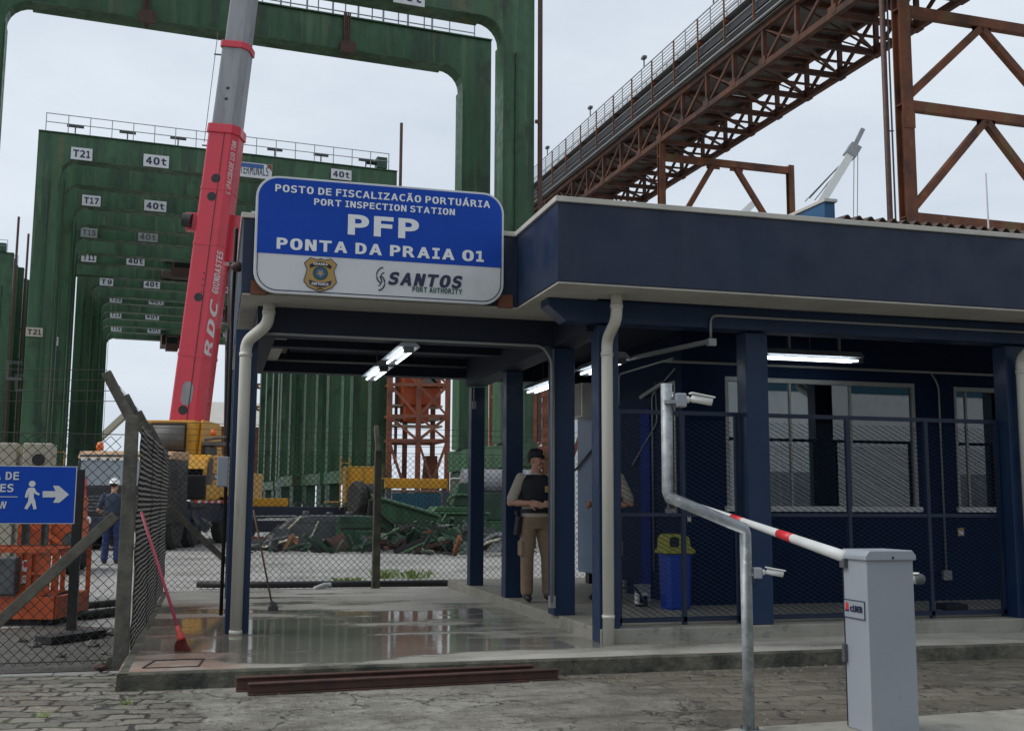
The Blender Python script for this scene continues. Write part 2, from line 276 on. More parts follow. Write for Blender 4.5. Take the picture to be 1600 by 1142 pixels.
# ================================================================ THE SETTING
def ground_mat(kind):
    m = bpy.data.materials.new(kind + '_surface'); m.use_nodes = True; t = m.node_tree; b = t.nodes['Principled BSDF']; K = t.links.new
    def N(ty, **k):
        n = t.nodes.new(ty)
        for a, v in k.items(): setattr(n, a, v)
        return n
    tc = N('ShaderNodeTexCoord'); vec = tc.outputs['Object']
    def noise(scale, detail=6, rough=.6, src=None):
        mp = N('ShaderNodeMapping'); mp.inputs['Scale'].default_value = scale if isinstance(scale, tuple) else (scale,)*3
        n = N('ShaderNodeTexNoise'); n.inputs['Scale'].default_value = 1; n.inputs['Detail'].default_value = detail; n.inputs['Roughness'].default_value = rough
        K(src or vec, mp.inputs[0]); K(mp.outputs[0], n.inputs['Vector']); return n
    def mr(src, lo, hi, a=0., z=1.):
        n = N('ShaderNodeMapRange'); n.inputs[1].default_value = lo; n.inputs[2].default_value = hi; n.inputs[3].default_value = a; n.inputs[4].default_value = z; K(src, n.inputs[0]); return n.outputs[0]
    def mix(f, a, c):
        n = N('ShaderNodeMix', data_type='RGBA')
        for s, q in ((0, f), (6, a), (7, c)):
            if isinstance(q, (int, float)): n.inputs[s].default_value = q
            elif isinstance(q, tuple): n.inputs[s].default_value = (*q, 1)
            else: K(q, n.inputs[s])
        return n.outputs[2]
    def math_(op, a, c):
        n = N('ShaderNodeMath', operation=op)
        for s, q in ((0, a), (1, c)):
            if isinstance(q, (int, float)): n.inputs[s].default_value = q
            else: K(q, n.inputs[s])
        return n.outputs[0]
    if kind in ('road', 'yard'):
        def distort(scale, amt, detail=3):
            wob = noise(scale, detail); su = N('ShaderNodeVectorMath', operation='SUBTRACT'); su.inputs[1].default_value = (.5,.5,.5); K(wob.outputs['Color'], su.inputs[0])
            sc = N('ShaderNodeVectorMath', operation='SCALE'); sc.inputs[3].default_value = amt
            K(su.outputs[0], sc.inputs[0]); ad = N('ShaderNodeVectorMath', operation='ADD'); K(vec, ad.inputs[0]); K(sc.outputs[0], ad.inputs[1]); return ad.outputs[0]
        rot = N('ShaderNodeMapping'); rot.inputs['Rotation'].default_value = (0, 0, R(7 if kind == 'road' else 4)); K(distort(1.5, .42 if kind == 'road' else .05, 4), rot.inputs[0])
        br = N('ShaderNodeTexBrick'); br.inputs['Scale'].default_value = 1; br.inputs['Brick Width'].default_value = .27 if kind == 'road' else .42; br.inputs['Row Height'].default_value = .185 if kind == 'road' else .21
        br.inputs['Mortar Size'].default_value = .034 if kind == 'road' else .012; br.inputs['Mortar Smooth'].default_value = 1 if kind == 'road' else .4; br.inputs['Bias'].default_value = 0
        K(rot.outputs[0], br.inputs['Vector'])
        br.inputs['Color1'].default_value = (.0, .0, .0, 1); br.inputs['Color2'].default_value = (1, 1, 1, 1)
        brf = br.outputs['Fac']
        big = noise(.55, 5); med = noise(2.3, 8, .68); fine = noise(26, 8, .7); spk = noise(90, 4, .6); grit = noise(9, 9, .75)
        if kind == 'road':
            sx = N('ShaderNodeSeparateXYZ'); K(vec, sx.inputs[0])
            stone = mix(br.outputs['Color'], (.17, .155, .125), (.36, .33, .265))
            stone = mix(mr(grit.outputs[0], .45, .68, 0, .7), stone, (.17, .15, .115))
            cem = mix(mr(med.outputs[0], .40, .62), (.20, .187, .155), (.40, .38, .325))
            cem = mix(mr(spk.outputs[0], .5, .70, 0, .55), cem, (.56, .53, .46))
            cem = mix(mr(grit.outputs[0], .54, .62, 0, .85), cem, (.11, .10, .078))
            # cement laid over the setts, worn through in patches, more of it towards the middle of the road
            mid = mr(sx.outputs[0], -.75, .15, -.34, .20); right = mr(sx.outputs[0], 2.0, 3.6, 0, -.34)
            wear = math_('ADD', math_('ADD', big.outputs[0], mid), math_('ADD', right, math_('MULTIPLY', grit.outputs[0], .45)))
            cm = mr(wear, .68, .74)
            gap = math_('ADD', mr(noise(4, 5, .7).outputs[0], .36, .60, .08, 1.05), mr(sx.outputs[0], 1.3, 3.0, 0, .55))          # how far a joint has opened
            joint = mr(math_('SUBTRACT', brf, gap), -.05, .12)
            crk = N('ShaderNodeTexVoronoi'); crk.feature = 'DISTANCE_TO_EDGE'; crk.inputs['Scale'].default_value = 1.7; K(distort(4, .5, 6), crk.inputs['Vector'])
            crack = math_('MULTIPLY', mr(crk.outputs['Distance'], .020, .004), mr(noise(1.1, 3).outputs[0], .50, .56))
            joint = math_('MULTIPLY', joint, math_('SUBTRACT', 1, math_('MULTIPLY', cm, .88)))
            joint = math_('MAXIMUM', joint, math_('MULTIPLY', crack, .9))
            col = mix(cm, stone, cem)
            dirt = mr(noise((.45, 1.3, 1), 7, .65).outputs[0], .50, .62, 0, .8)
            col = mix(math_('MULTIPLY', dirt, mr(sx.outputs[0], -.6, .6, .3, 1)), col, (.105, .09, .068))
            col = mix(mr(sx.outputs[0], 1.4, 3.6, 0, .6), col, (.125, .105, .078))
            col = mix(math_('MULTIPLY', joint, .92), col, (.022, .02, .015))
            col = mix(math_('MULTIPLY', math_('MULTIPLY', joint, mr(noise(1.3, 3).outputs[0], .54, .62)), mr(sx.outputs[0], .6, -.6)), col, (.05, .07, .018))
            K(col, b.inputs['Base Color'])
            wet = mr(noise((.35, .8, 1), 6).outputs[0], .46, .60)
            K(mr(math_('ADD', math_('MULTIPLY', wet, .6), math_('MULTIPLY', grit.outputs[0], .6)), .2, .95, .56, .18), b.inputs['Roughness'])
            h = math_('ADD', math_('MULTIPLY', fine.outputs[0], .35), math_('MULTIPLY', grit.outputs[0], .9))
            h = math_('SUBTRACT', h, math_('MULTIPLY', joint, 1.3)); h = math_('ADD', h, math_('MULTIPLY', math_('MULTIPLY', br.outputs['Color'], math_('SUBTRACT', 1, cm)), .35))
            h = math_('ADD', h, math_('MULTIPLY', cm, .5))
            dist = .05
        else:
            stone = mix(br.outputs['Color'], (.34, .33, .305), (.45, .435, .405))
            col = mix(mr(med.outputs[0], .42, .7, 0, .8), stone, (.25, .24, .22)); col = mix(math_('MULTIPLY', brf, .7), col, (.12, .118, .11))
            col = mix(mr(noise((.25, .6, 1), 6).outputs[0], .54, .70, 0, .7), col, (.17, .16, .14))
            K(col, b.inputs['Base Color'])
            K(mr(big.outputs[0], .42, .62, .62, .28), b.inputs['Roughness'])
            h = math_('ADD', math_('MULTIPLY', fine.outputs[0], .4), math_('MULTIPLY', br.outputs['Color'], .4)); h = math_('SUBTRACT', h, math_('MULTIPLY', brf, .7)); dist = .02
        bp = N('ShaderNodeBump'); bp.inputs['Strength'].default_value = .8; bp.inputs['Distance'].default_value = dist; K(h, bp.inputs['Height']); K(bp.outputs[0], b.inputs['Normal'])
    else:                                                             # hosed-down slab: dry, damp and standing water
        sx = N('ShaderNodeSeparateXYZ'); K(vec, sx.inputs[0])
        med = noise((1.4, 2.2, 1), 7, .6); fine = noise(22, 7, .7); big = noise((.6, .9, 1), 4)
        col = mix(mr(med.outputs[0], .38, .66), (.43, .412, .37), (.31, .295, .255))
        col = mix(mr(fine.outputs[0], .55, .75, 0, .5), col, (.50, .48, .42))
        # reddish runs of dirty water on the left third
        redm = math_('MULTIPLY', mr(noise((1.6, 1.1, 1), 6).outputs[0], .36, .54), math_('MULTIPLY', mr(sx.outputs[0], .75, .0), mr(sx.outputs[1], 15.5, 13.0)))
        col = mix(math_('MULTIPLY', redm, .85), col, (.24, .13, .085))
        film = math_('ADD', noise((.55, 1.5, 1), 7, .6).outputs[0], math_('MULTIPLY', math_('SUBTRACT', big.outputs[0], .5), .5))
        yb = math_('MULTIPLY', mr(sx.outputs[1], 9.0, 9.5), mr(sx.outputs[1], 15.0, 12.2))
        yb = math_('MULTIPLY', yb, mr(sx.outputs[0], 4.2, 3.1))
        film = math_('ADD', film, math_('SUBTRACT', math_('MULTIPLY', yb, .23), .115))
        film = math_('ADD', film, math_('MULTIPLY', math_('SUBTRACT', fine.outputs[0], .5), .05))
        pud = mr(film, .49, .56); damp = mr(film, .38, .52)
        col = mix(math_('MULTIPLY', damp, .55), col, (.15, .145, .125)); col = mix(math_('MULTIPLY', pud, .45), col, (.085, .08, .06))
        K(col, b.inputs['Base Color'])
        rg = math_('SUBTRACT', .55, math_('MULTIPLY', damp, .30)); rg = math_('SUBTRACT', rg, math_('MULTIPLY', pud, .20)); K(rg, b.inputs['Roughness'])
        b.inputs['IOR'].default_value = 1.45
        h = math_('MULTIPLY', math_('ADD', fine.outputs[0], math_('MULTIPLY', med.outputs[0], .6)), math_('SUBTRACT', 1, math_('MULTIPLY', pud, .985)))
        h = math_('ADD', h, math_('MULTIPLY', noise((3.5, 9, 1), 2).outputs[0], .16))
        bp = N('ShaderNodeBump'); bp.inputs['Strength'].default_value = .5; bp.inputs['Distance'].default_value = .008; K(h, bp.inputs['Height']); K(bp.outputs[0], b.inputs['Normal'])
    return m
tag(MB().add([(-400,-120,0),(500,-120,0),(500,900,0),(-400,900,0)], [(0,1,2,3)]).build('ground', ground_mat('yard')), kind='structure')
tag(MB().add([(-60,-60,.004),(60,-60,.004),(60,9.3,.004),(-60,10.15,.004)], [(0,1,2,3)]).build('road', ground_mat('road')), kind='structure')
tag(MB().add([(-9,10.0,.006),(-.66,9.9,.006),(-.66,12.9,.006),(-1.6,13.6,.006),(-3.0,13.0,.006),(-9,13.8,.006)], [(0,1,2,3,4,5)]).build('dirt_ground', M['soil']), kind='structure')
SLAB = ground_mat('slab')
ZS, ZP = .131, .256
def sheet_top(mb, x0, y0, x1, y1, z): mb.add([(x0,y0,z),(x1,y0,z),(x1,y1,z),(x0,y1,z)], [(0,1,2,3)])
s = MB(); sheet_top(s, -.638, 8.86, 14, 16.6, ZS); tag(s.build('concrete_slab', SLAB), kind='structure')
s = MB()                                                              # the rough mossy edge of the slab, slightly uneven along its length
def edge(p, q, z0, z1, n, amp, out_v):
    p = Vector(p); q = Vector(q); vs = []; fs = []; ov = Vector(out_v); rnd = random.Random(3)
    for i in range(n+1):
        e = p.lerp(q, i/n); j = rnd.uniform(-amp, amp)
        vs += [(e.x+ov.x*(.012+j), e.y+ov.y*(.012+j), z0), (e.x+ov.x*j*.6, e.y+ov.y*j*.6, z1-.012), (e.x-ov.x*(.012-j*.4), e.y-ov.y*(.012-j*.4), z1), (e.x-ov.x*.075, e.y-ov.y*.075, z1+.0005)]
    for i in range(n):
        for k in range(3): fs.append((i*4+k, i*4+4+k, i*4+5+k, i*4+1+k))
    return vs, fs
s.add(*edge((-.638,8.80,0), (14,8.80,0), 0, ZS, 190, .011, (0,-1,0))); s.add(*edge((-.638,8.80,0), (-.638,16.6,0), 0, ZS, 90, .010, (-1,0,0)))
s.box((-.60,16.55,0),(14,16.6,ZS-.003))
tag(s.build('kerb', M['kerb'], smooth=False), kind='structure')
s = MB().box((3.5,9.72,ZS-.02),(14,16.58,ZP))
tag(s.build('raised_pavement', M['concrete'], bevel=.012), kind='structure')
# kerb island the barrier stands on
p = [(2.93+.0,5.93),(2.80,5.86),(2.74,5.74),(2.74,5.0),(13,5.2),(13,6.35),(5.0,6.05)]
tag(MB().prism(p[::-1], 'z', .0, .13).build('kerb_island', M['concrete'], bevel=.02), kind='structure')

# ================================================================ INSPECTION STATION (canopy and office are one building)
st = thing('inspection_station', 'navy blue port inspection office with an open canopy and white coping along its flat roof', 'building', (0.18, 9.0, 0))
ZB, ZC = 3.345, 4.06
X0, XE, XF, YF, YL, YB = .18, 13.5, 2.85, 9.0, 10.36, 16.45
def prt(mb, name, mat, bevel=0, smooth=False, parent=st, **k): return mb.build(name, M[mat], parent, smooth, bevel)
outl = [(X0,YL),(XF,YL),(XF,YF),(XE,YF),(XE,YB),(X0,YB)]
def ring(poly, ins):                                                  # polygon set in by ins (axis aligned L shape)
    n = len(poly); r = []
    for i in range(n):
        a, b, c = Vector(poly[i-1]), Vector(poly[i]), Vector(poly[(i+1) % n])
        d1 = (b-a).normalized(); d2 = (c-b).normalized(); n1 = Vector((-d1.y, d1.x)); n2 = Vector((-d2.y, d2.x)); r.append(tuple(b + (n1+n2)*ins))
    return r
def band(o, i, z0, z1):
    n = len(o); mb = MB(); vs = [(x,y,z) for z in (z0,z1) for P in (o,i) for x,y in P]; fs = []
    for k in range(n):
        l = (k+1) % n
        fs += [(k, l, 2*n+l, 2*n+k), (n+l, n+k, 3*n+k, 3*n+l), (n+k, n+l, l, k), (2*n+k, 2*n+l, 3*n+l, 3*n+k)]
    return mb.add(vs, fs)
prt(band(outl, ring(outl,.12), ZB, ZC), 'fascia', 'navy', bevel=.006)
prt(band(ring(outl,-.022), ring(outl,.16), ZC, ZC+.05), 'coping', 'cream', bevel=.006)
prt(band(ring(outl,.012), ring(outl,.60), ZB-.018, ZB-.001), 'soffit', 'cream')
prt(MB().prism(ring(outl,.125), 'z', 3.52, 3.80), 'roof_slab', 'concrete')
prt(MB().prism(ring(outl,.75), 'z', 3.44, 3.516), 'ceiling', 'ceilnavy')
# beams
bm_ = [(2.967,ZB-.02),(2.967,3.257),(3.148,3.111),(XE-.05,3.111),(XE-.05,ZB-.02)]
prt(MB().prism(bm_, 'y', 9.66, 9.90), 'beam', 'navydark', bevel=.006)
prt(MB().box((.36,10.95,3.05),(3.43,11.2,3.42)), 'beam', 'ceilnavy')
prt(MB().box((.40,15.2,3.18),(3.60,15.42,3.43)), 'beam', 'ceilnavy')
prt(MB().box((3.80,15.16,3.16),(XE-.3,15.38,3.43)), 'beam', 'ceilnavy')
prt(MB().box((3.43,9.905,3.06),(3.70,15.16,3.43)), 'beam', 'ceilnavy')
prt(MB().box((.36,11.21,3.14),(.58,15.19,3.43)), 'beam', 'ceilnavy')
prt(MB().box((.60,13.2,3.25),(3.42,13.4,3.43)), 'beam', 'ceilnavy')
for (x0, y0, x1, y1, zb, zt, mt) in [(3.495,9.74,3.70,9.95,ZS,3.105,'navydark'),(3.45,11.0,3.68,11.22,ZP,3.052,'navydark'),(3.50,13.16,3.72,13.36,ZP,3.052,'navydark'),(3.52,15.18,3.72,15.36,ZP,3.052,'navydark'),
        (.16,11.22,.385,11.44,ZS,3.13,'navydark'),(5.045,9.745,5.285,9.95,ZP,3.105,'navydark'),(8.09,9.745,8.36,9.95,ZP,3.105,'navydark'),(.20,15.2,.39,15.4,ZS,3.17,'navydark'),(11.0,9.745,11.27,9.95,ZP,3.105,'navydark')]:
    prt(MB().box((x0,y0,zb),(x1,y1,zt)), 'column', mt, bevel=.008)
# walls of the office
WY = 11.75
wins = [(5.80, 8.38, 1.39, 2.91), (8.95, 9.82, 1.39, 2.89)]
s = MB(); xs = [5.25] + [q for a in wins for q in a[:2]] + [XE-.2]
for i in range(0, len(xs), 2): s.box((xs[i],WY,ZP),(xs[i+1],WY+.16,3.435))
for x0, x1, z0, z1 in wins: s.box((x0,WY,ZP),(x1,WY+.16,z0)); s.box((x0,WY,z1),(x1,WY+.16,3.435))
sw = (11.93, 12.20, 1.35, 2.86)                                       # small window in the side wall
s.box((5.25,WY+.161,ZP),(5.41,sw[0],3.435)); s.box((5.25,sw[1],ZP),(5.41,14.05,3.435)); s.box((5.25,sw[0],ZP),(5.41,sw[1],sw[2])); s.box((5.25,sw[0],sw[3]),(5.41,sw[1],3.435))
s.box((5.411,13.89,ZP),(XE-.2,14.05,3.435))
prt(s, 'wall', 'wallnavy')
def window(x0, x1, z0, z1, mull):
    f = MB(); y0, y1 = WY-.012, WY+.05
    f.box((x0,y0,z1-.055),(x1,y1,z1)); f.box((x0,y0,z0),(x0+.035,y1,z1-.056)); f.box((x1-.045,y0,z0),(x1,y1,z1-.056))
    for m_ in mull: f.box((m_-.013,y0+.012,z0+.001),(m_+.013,y1,z1-.057))
    o = f.build('window', M['alu'], st, bevel=.003)
    MB().box((x0-.03,WY-.05,z0-.065),(x1+.03,WY+.10,z0-.001)).build('sill', M['whitepaint'], o, bevel=.004)
    e = sorted([x0+.036] + list(mull) + [x1-.046])
    for a, b in zip(e[:-1], e[1:]): MB().box((a+.019,WY+.02,z0+.002),(b-.019,WY+.026,z1-.058)).build('pane', M['glass'], o)
    return o
window(*wins[0], [6.66, 7.48]); window(*wins[1], [9.13, 9.62])
f = MB().box((5.238,sw[0],sw[3]-.04),(5.29,sw[1],sw[3])).box((5.238,sw[0],sw[2]),(5.29,sw[0]+.035,sw[3]-.041)).box((5.238,sw[1]-.035,sw[2]),(5.29,sw[1],sw[3]-.041)).box((5.22,sw[0]-.02,sw[2]-.05),(5.33,sw[1]+.02,sw[2]-.001))
o = f.build('window', M['alu'], st); MB().box((5.262,sw[0]+.036,sw[2]),(5.268,sw[1]-.036,sw[3]-.042)).build('pane', M['glass'], o)
# room behind the glass
prt(MB().box((5.42,13.70,ZP+.01),(XE-.25,13.88,3.40)), 'room_wall', 'interior')
prt(MB().box((5.42,11.92,ZP+.001),(XE-.25,13.69,ZP+.03)), 'room_floor', 'concrete')
prt(MB().box((8.55,11.92,ZP+.04),(8.67,13.69,3.40)), 'room_wall', 'interior')
prt(MB().box((5.42,11.93,3.36),(XE-.25,13.69,3.43)), 'room_ceiling', 'interior')
lv = MB().box((6.62,13.0,.35),(6.66,13.05,2.3)).box((7.16,13.0,.35),(7.20,13.05,2.3)).box((6.62,13.0,2.301),(7.20,13.05,2.35))
for k in range(24): lv.obox((6.91,13.03,.45+k*.078), (.49,.012,.07), Matrix.Rotation(R(35),3,'X'))
prt(lv, 'louvre_door', 'louvre')
prt(MB().box((7.52,13.66,ZP+.04),(7.95,13.697,2.42)), 'doorway', 'black')
prt(MB().box((7.96,13.60,ZP+.04),(8.5,13.66,2.05)), 'cupboard', 'beige')
prt(MB().box((5.235,12.72,ZP+.02),(5.249,13.02,2.6)), 'door', 'doorblue')
# corrugated roof and the blue parapet behind the coping
prt(MB().box((7.2,11.62,3.80),(XE-.3,11.80,4.86)), 'parapet', 'navy')
n = 360; vs = []; fs = []; xa, xb = 7.25, 13.3
for i in range(n+1):
    x = xa + (xb-xa)*i/n; h = .032*math.cos(2*math.pi*x/.163)
    for y, z in ((11.45, 4.885), (15.6, 5.25)): vs += [(x,y,z+h), (x,y,z+h-.012)]
for i in range(n): a = i*4; fs += [(a,a+2,a+6,a+4),(a+1,a+5,a+7,a+3),(a,a+4,a+5,a+1)]
prt(MB().add(vs, fs), 'corrugated_roof', 'tile', smooth=False)
q0 = aty(1285,307,12.6); q1 = aty(1301,307,12.6); q2 = atx(1227,334,q0.x)
pr = MB().add([(x,y,z) for x in (q0.x,q1.x) for y,z in ((12.6,3.8),(12.6,q0.z-.03),(q2.y,q2.z-.03),(q2.y,3.8))], [(0,1,2,3),(7,6,5,4),(0,4,5,1),(1,5,6,2),(2,6,7,3),(3,7,4,0)])
po = prt(pr, 'parapet', 'bluepar')
MB().add([(x,y,z) for x in (q0.x-.02,q1.x+.02) for y,z in ((12.56,q0.z-.029),(12.56,q0.z+.012),(q2.y+.02,q2.z+.012),(q2.y+.02,q2.z-.029))], [(0,1,2,3),(7,6,5,4),(0,4,5,1),(1,5,6,2),(2,6,7,3),(3,7,4,0)]).build('coping', M['cream'], po)
# downpipes
def downpipe(pts, r, collars, name='downpipe'):
    o = MB().tube(pts, r, 16).build(name, M['pvc'], st, smooth=True)
    for a, b in collars: MB().tube([a, b], r*1.10, 16).build('collar', M['pvc'], o, smooth=True)
    return o
def bend(pts, rad, n=6):                                              # polyline with rounded corners
    pts = [Vector(p) for p in pts]; o = [pts[0]]
    for a, b, c in zip(pts[:-2], pts[1:-1], pts[2:]):
        d1 = (a-b).normalized(); d2 = (c-b).normalized(); r = min(rad, (a-b).length*.49, (c-b).length*.49)
        for k in range(n+1):
            t = k/n; o.append((b+d1*r)*(1-t)**2 + b*2*t*(1-t) + (b+d2*r)*t*t)
    return o + [pts[-1]]
downpipe(bend([(.46,10.78,3.36),(.46,10.78,3.13),(.262,11.13,2.99),(.262,11.13,ZS)], .10), .058, [((.46,10.78,3.22),(.46,10.78,3.26)),((.262,11.13,2.84),(.262,11.13,2.88)),((.262,11.13,ZS),(.262,11.13,ZS+.04))])
downpipe(bend([(3.54,9.36,3.36),(3.54,9.36,3.10),(3.555,9.665,2.95),(3.555,9.665,ZS)], .09), .054, [((3.54,9.36,3.20),(3.54,9.36,3.24)),((3.555,9.665,2.79),(3.555,9.665,2.83)),((3.555,9.665,.36),(3.555,9.665,.39))])
downpipe(bend([(8.19,9.36,3.36),(8.19,9.36,3.10),(8.21,9.665,2.95),(8.21,9.665,ZS)], .09), .054, [((8.21,9.665,2.79),(8.21,9.665,2.83))])
# conduits under the canopy
def conduit(pts, r=.013, rad=.08, mat='galvrail'): return MB().tube(bend(pts, rad), r, 8).build('conduit', M[mat], st, smooth=True)
conduit([(13.0,9.64,3.235),(4.62,9.64,3.235),(4.62,9.64,3.0)]); prt(MB().box((4.58,9.60,2.93),(4.66,9.655,3.0)), 'junction_box', 'galvrail')
prt(MB().bar((4.62,9.68,2.98),(4.30,11.72,3.0),.05,.04), 'cable_tray', 'galvrail')
conduit([(5.0,11.73,3.06),(9.9,11.73,3.06)], .018); conduit([(8.62,11.73,3.05),(8.72,11.73,2.9),(8.72,11.73,.55)], .012); 
tag(prt(MB().box((8.66,11.70,.50),(8.78,11.748,.62)), 'socket_box', 'galvrail', bevel=.006))
conduit([(.42,10.93,3.052),(3.30,10.93,3.052),(3.40,10.93,2.9),(3.40,10.93,.4)], .014); conduit([(.6,15.18,3.34),(3.5,15.18,3.34)], .02)
conduit([(3.44,10.99,3.03),(3.44,10.99,.45)], .013); prt(MB().box((3.385,10.93,.34),(3.445,10.995,.46)), 'junction_box', 'galvrail')
conduit([(4.9,11.2,3.02),(4.75,12.5,2.98),(4.75,12.5,2.6)], .012); conduit([(5.23,12.5,2.9),(5.23,12.45,2.4),(5.23,13.3,1.9)], .010)
conduit([(5.2,12.9,2.75),(5.2,12.2,2.86),(5.2,12.0,2.64)], .028, .05)
conduit([(3.62,15.16,3.1),(3.55,15.16,3.1),(3.55,15.16,2.85)], .012); prt(MB().box((3.53,15.14,2.74),(3.58,15.178,2.85)), 'junction_box', 'galvrail')
conduit([(5.235,11.9,3.0),(5.235,12.62,2.75),(5.235,12.62,.6)], .011)
for x in (6.35, 7.0): prt(MB().box((x-.012,11.18,3.15),(x+.012,11.21,3.437)), 'hanger', 'galvrail')
conduit([(.12,10.55,4.0),(.12,11.3,3.30),(.12,11.3,.3)], .018, .2, 'blackmetal')
prt(MB().box((.03,11.26,1.55),(.14,11.36,1.85)), 'meter_box', 'grey', bevel=.01)
# narrow hatch in the slab
hq = [Vector((x,y,ZS+.003)) for x,y in ((-.47,9.05),(-.06,9.05),(-.02,9.46),(-.40,9.46))]
hm_ = MB()
for i in range(4): hm_.bar(hq[i], hq[(i+1)%4], .014, .006)
tag(hm_.build('drain_hatch', M['black']), 'flush concrete drain cover let into the wet slab by the red broom', 'hatch')

# big sign on the fascia
SX0, SX1, SZ0, SZ1, SZM, SY = .285, 2.695, 3.338, 4.465, 3.714, 10.27
def rrect(x0, z0, x1, z1, r, n=8, corners=(1,1,1,1)):
    p = []
    for (cx, cz, a0, on) in ((x1-r,z0+r,-90,corners[0]),(x1-r,z1-r,0,corners[1]),(x0+r,z1-r,90,corners[2]),(x0+r,z0+r,180,corners[3])):
        if on: p += [(cx+r*math.cos(R(a0+90*k/n)), cz+r*math.sin(R(a0+90*k/n))) for k in range(n+1)]
        else: p.append((cx + (r if a0 in (-90,0) else -r), cz + (r if a0 in (0,90) else -r)))
    return p
sg = thing('name_sign', 'large rounded blue and white sign reading PFP PONTA DA PRAIA 01', 'sign', (1.49, 10.27, 3.338))
MB().prism(rrect(SX0,SZ0,SX1,SZ1,.21), 'y', SY, SY+.05).build('board', M['signwhite'], sg, bevel=.004)
MB().prism(rrect(SX0+.022,SZM,SX1-.022,SZ1-.02,.19,8,(0,1,1,0)), 'y', SY-.003, SY+.01).build('blue_panel', M['blue'], sg)
def outline(pts, wd, y0, y1, closed=True):
    mb = MB(); n = len(pts)
    for i in range(n if closed else n-1):
        a, b = pts[i], pts[(i+1) % n]; mb.bar((a[0],(y0+y1)/2,a[1]), (b[0],(y0+y1)/2,b[1]), y1-y0, wd, (0,0,1) if abs(b[0]-a[0]) > 1e-4 else (1,0,0))
    return mb
ou = [q for q in rrect(SX0+.03,SZ0+.03,SX1-.03,SZ1-.03,.185) if q[1] < SZM]
ou = sorted([q for q in ou if q[0] > 1.5], key=lambda q: -q[1]) + sorted([q for q in ou if q[0] <= 1.5], key=lambda q: q[1])
outline([(SX1-.03,SZM)] + ou + [(SX0+.03,SZM)], .008, SY-.004, SY+.002, False).build('border_line', M['ink'], sg)
def stext(s_, xl, yl, xr, yr, cap, mat, bold=.02, shear=0):
    a = aty(xl, yl, SY-.004); b = aty(xr, yr, SY-.004); h = cap*a.y/FPX*1.03
    txt(s_, (a.x, SY-.004, (a.z+b.z)/2), (1,0,0), (0,0,1), b.x-a.x, h, M[mat], sg, bold=bold, shear=shear)
stext('POSTO DE FISCALIZAÇÃO PORTUÁRIA', 427, 304, 763, 325, 11.2, 'lettering'); stext('PORT INSPECTION STATION', 488, 323.5, 708, 338, 10.2, 'lettering')
stext('PFP', 541, 370, 652, 375, 32, 'lettering', .03); stext('PONTA DA PRAIA 01', 430, 393.5, 754, 409.5, 17.5, 'lettering', .03)
stext('SANTOS', 605, 446.5, 721, 452, 20, 'ink', .035, .2); stext('PORT AUTHORITY', 643, 457, 721, 461, 8, 'inkgreen', .02)
def spt(px, py): q = aty(px, py, SY-.004); return (q.x, q.z)
for (cx, cy, r0, a0, a1, wd) in ((598,433,13,95,245,.012),(600,436,8,100,235,.009),(589.5,444,12,-85,62,.013),(588,441,8,-75,60,.009)):
    c = spt(cx, cy); k = r0*10.5/FPX
    outline([(c[0]+k*.85*math.cos(R(a0+(a1-a0)*i/14)), c[1]+k*math.sin(R(a0+(a1-a0)*i/14))) for i in range(15)], wd, SY-.005, SY+.001, False).build('swirl', M['ink'], sg)
ec = spt(499, 433); eh = 26.5*10.5/FPX; ew = 25.5*10.5/FPX
shield = [(0,.96),(.18,.88),(.62,.98),(.97,.66),(.80,.30),(.88,-.05),(.98,-.38),(.72,-.72),(0,-1.0),(-.72,-.72),(-.98,-.38),(-.88,-.05),(-.80,.30),(-.97,.66),(-.62,.98),(-.18,.88)]
em = MB().prism([(ec[0]+x*ew, ec[1]+z*eh) for x, z in shield], 'y', SY-.006, SY+.002).build('crest', M['gold'], sg)
outline([(ec[0]+x*ew, ec[1]+z*eh) for x, z in shield], .006, SY-.008, SY-.002).build('crest_outline', M['ink'], em)
def epoly(pts, y, nm, mt): MB().prism([(ec[0]+x*ew, ec[1]+z*eh) for x, z in pts], 'y', SY-y, SY-.004).build(nm, M[mt], em)
epoly([(-.66,.58),(-.3,.74),(0,.78),(.3,.74),(.66,.58),(.62,.36),(.3,.50),(0,.54),(-.3,.50),(-.62,.36)], .008, 'scroll', 'black')
epoly([(-.68,-.30),(-.3,-.42),(0,-.45),(.3,-.42),(.68,-.30),(.62,-.58),(.3,-.70),(0,-.72),(-.3,-.70),(-.62,-.58)], .008, 'scroll', 'ink')
epoly([(.46*math.cos(i*.35),.10+.42*math.sin(i*.35)) for i in range(18)], .0075, 'wreath', 'badgegreen')
epoly([(.30*math.cos(i*.35),.10+.28*math.sin(i*.35)) for i in range(18)], .009, 'disc', 'badgeblue')
epoly([((.24 if i%2 else .11)*math.cos(math.pi/2+i*math.pi/5),.10+(.24 if i%2 else .11)*math.sin(math.pi/2+i*math.pi/5)) for i in range(10)], .0105, 'star', 'gold')
for s_, zz, wd, hh, mt in (('GUARDA',.57,.84,.12,'lettering'),('PORTUARIA',-.62,1.0,.14,'lettering'),('1893',-.86,.36,.09,'ink')):
    txt(s_, (ec[0]-wd*ew/2, SY-.0085, ec[1]+zz*eh), (1,0,0), (0,0,1), wd*ew, hh*eh*1.1, M[mt], em)

for x in (SX0+.0, SX1-.02): MB().box((x-.02,SY+.051,SZ0-.01),(x+.13,SY+.088,SZ0+.12)).build('bracket', M['rust'], sg)
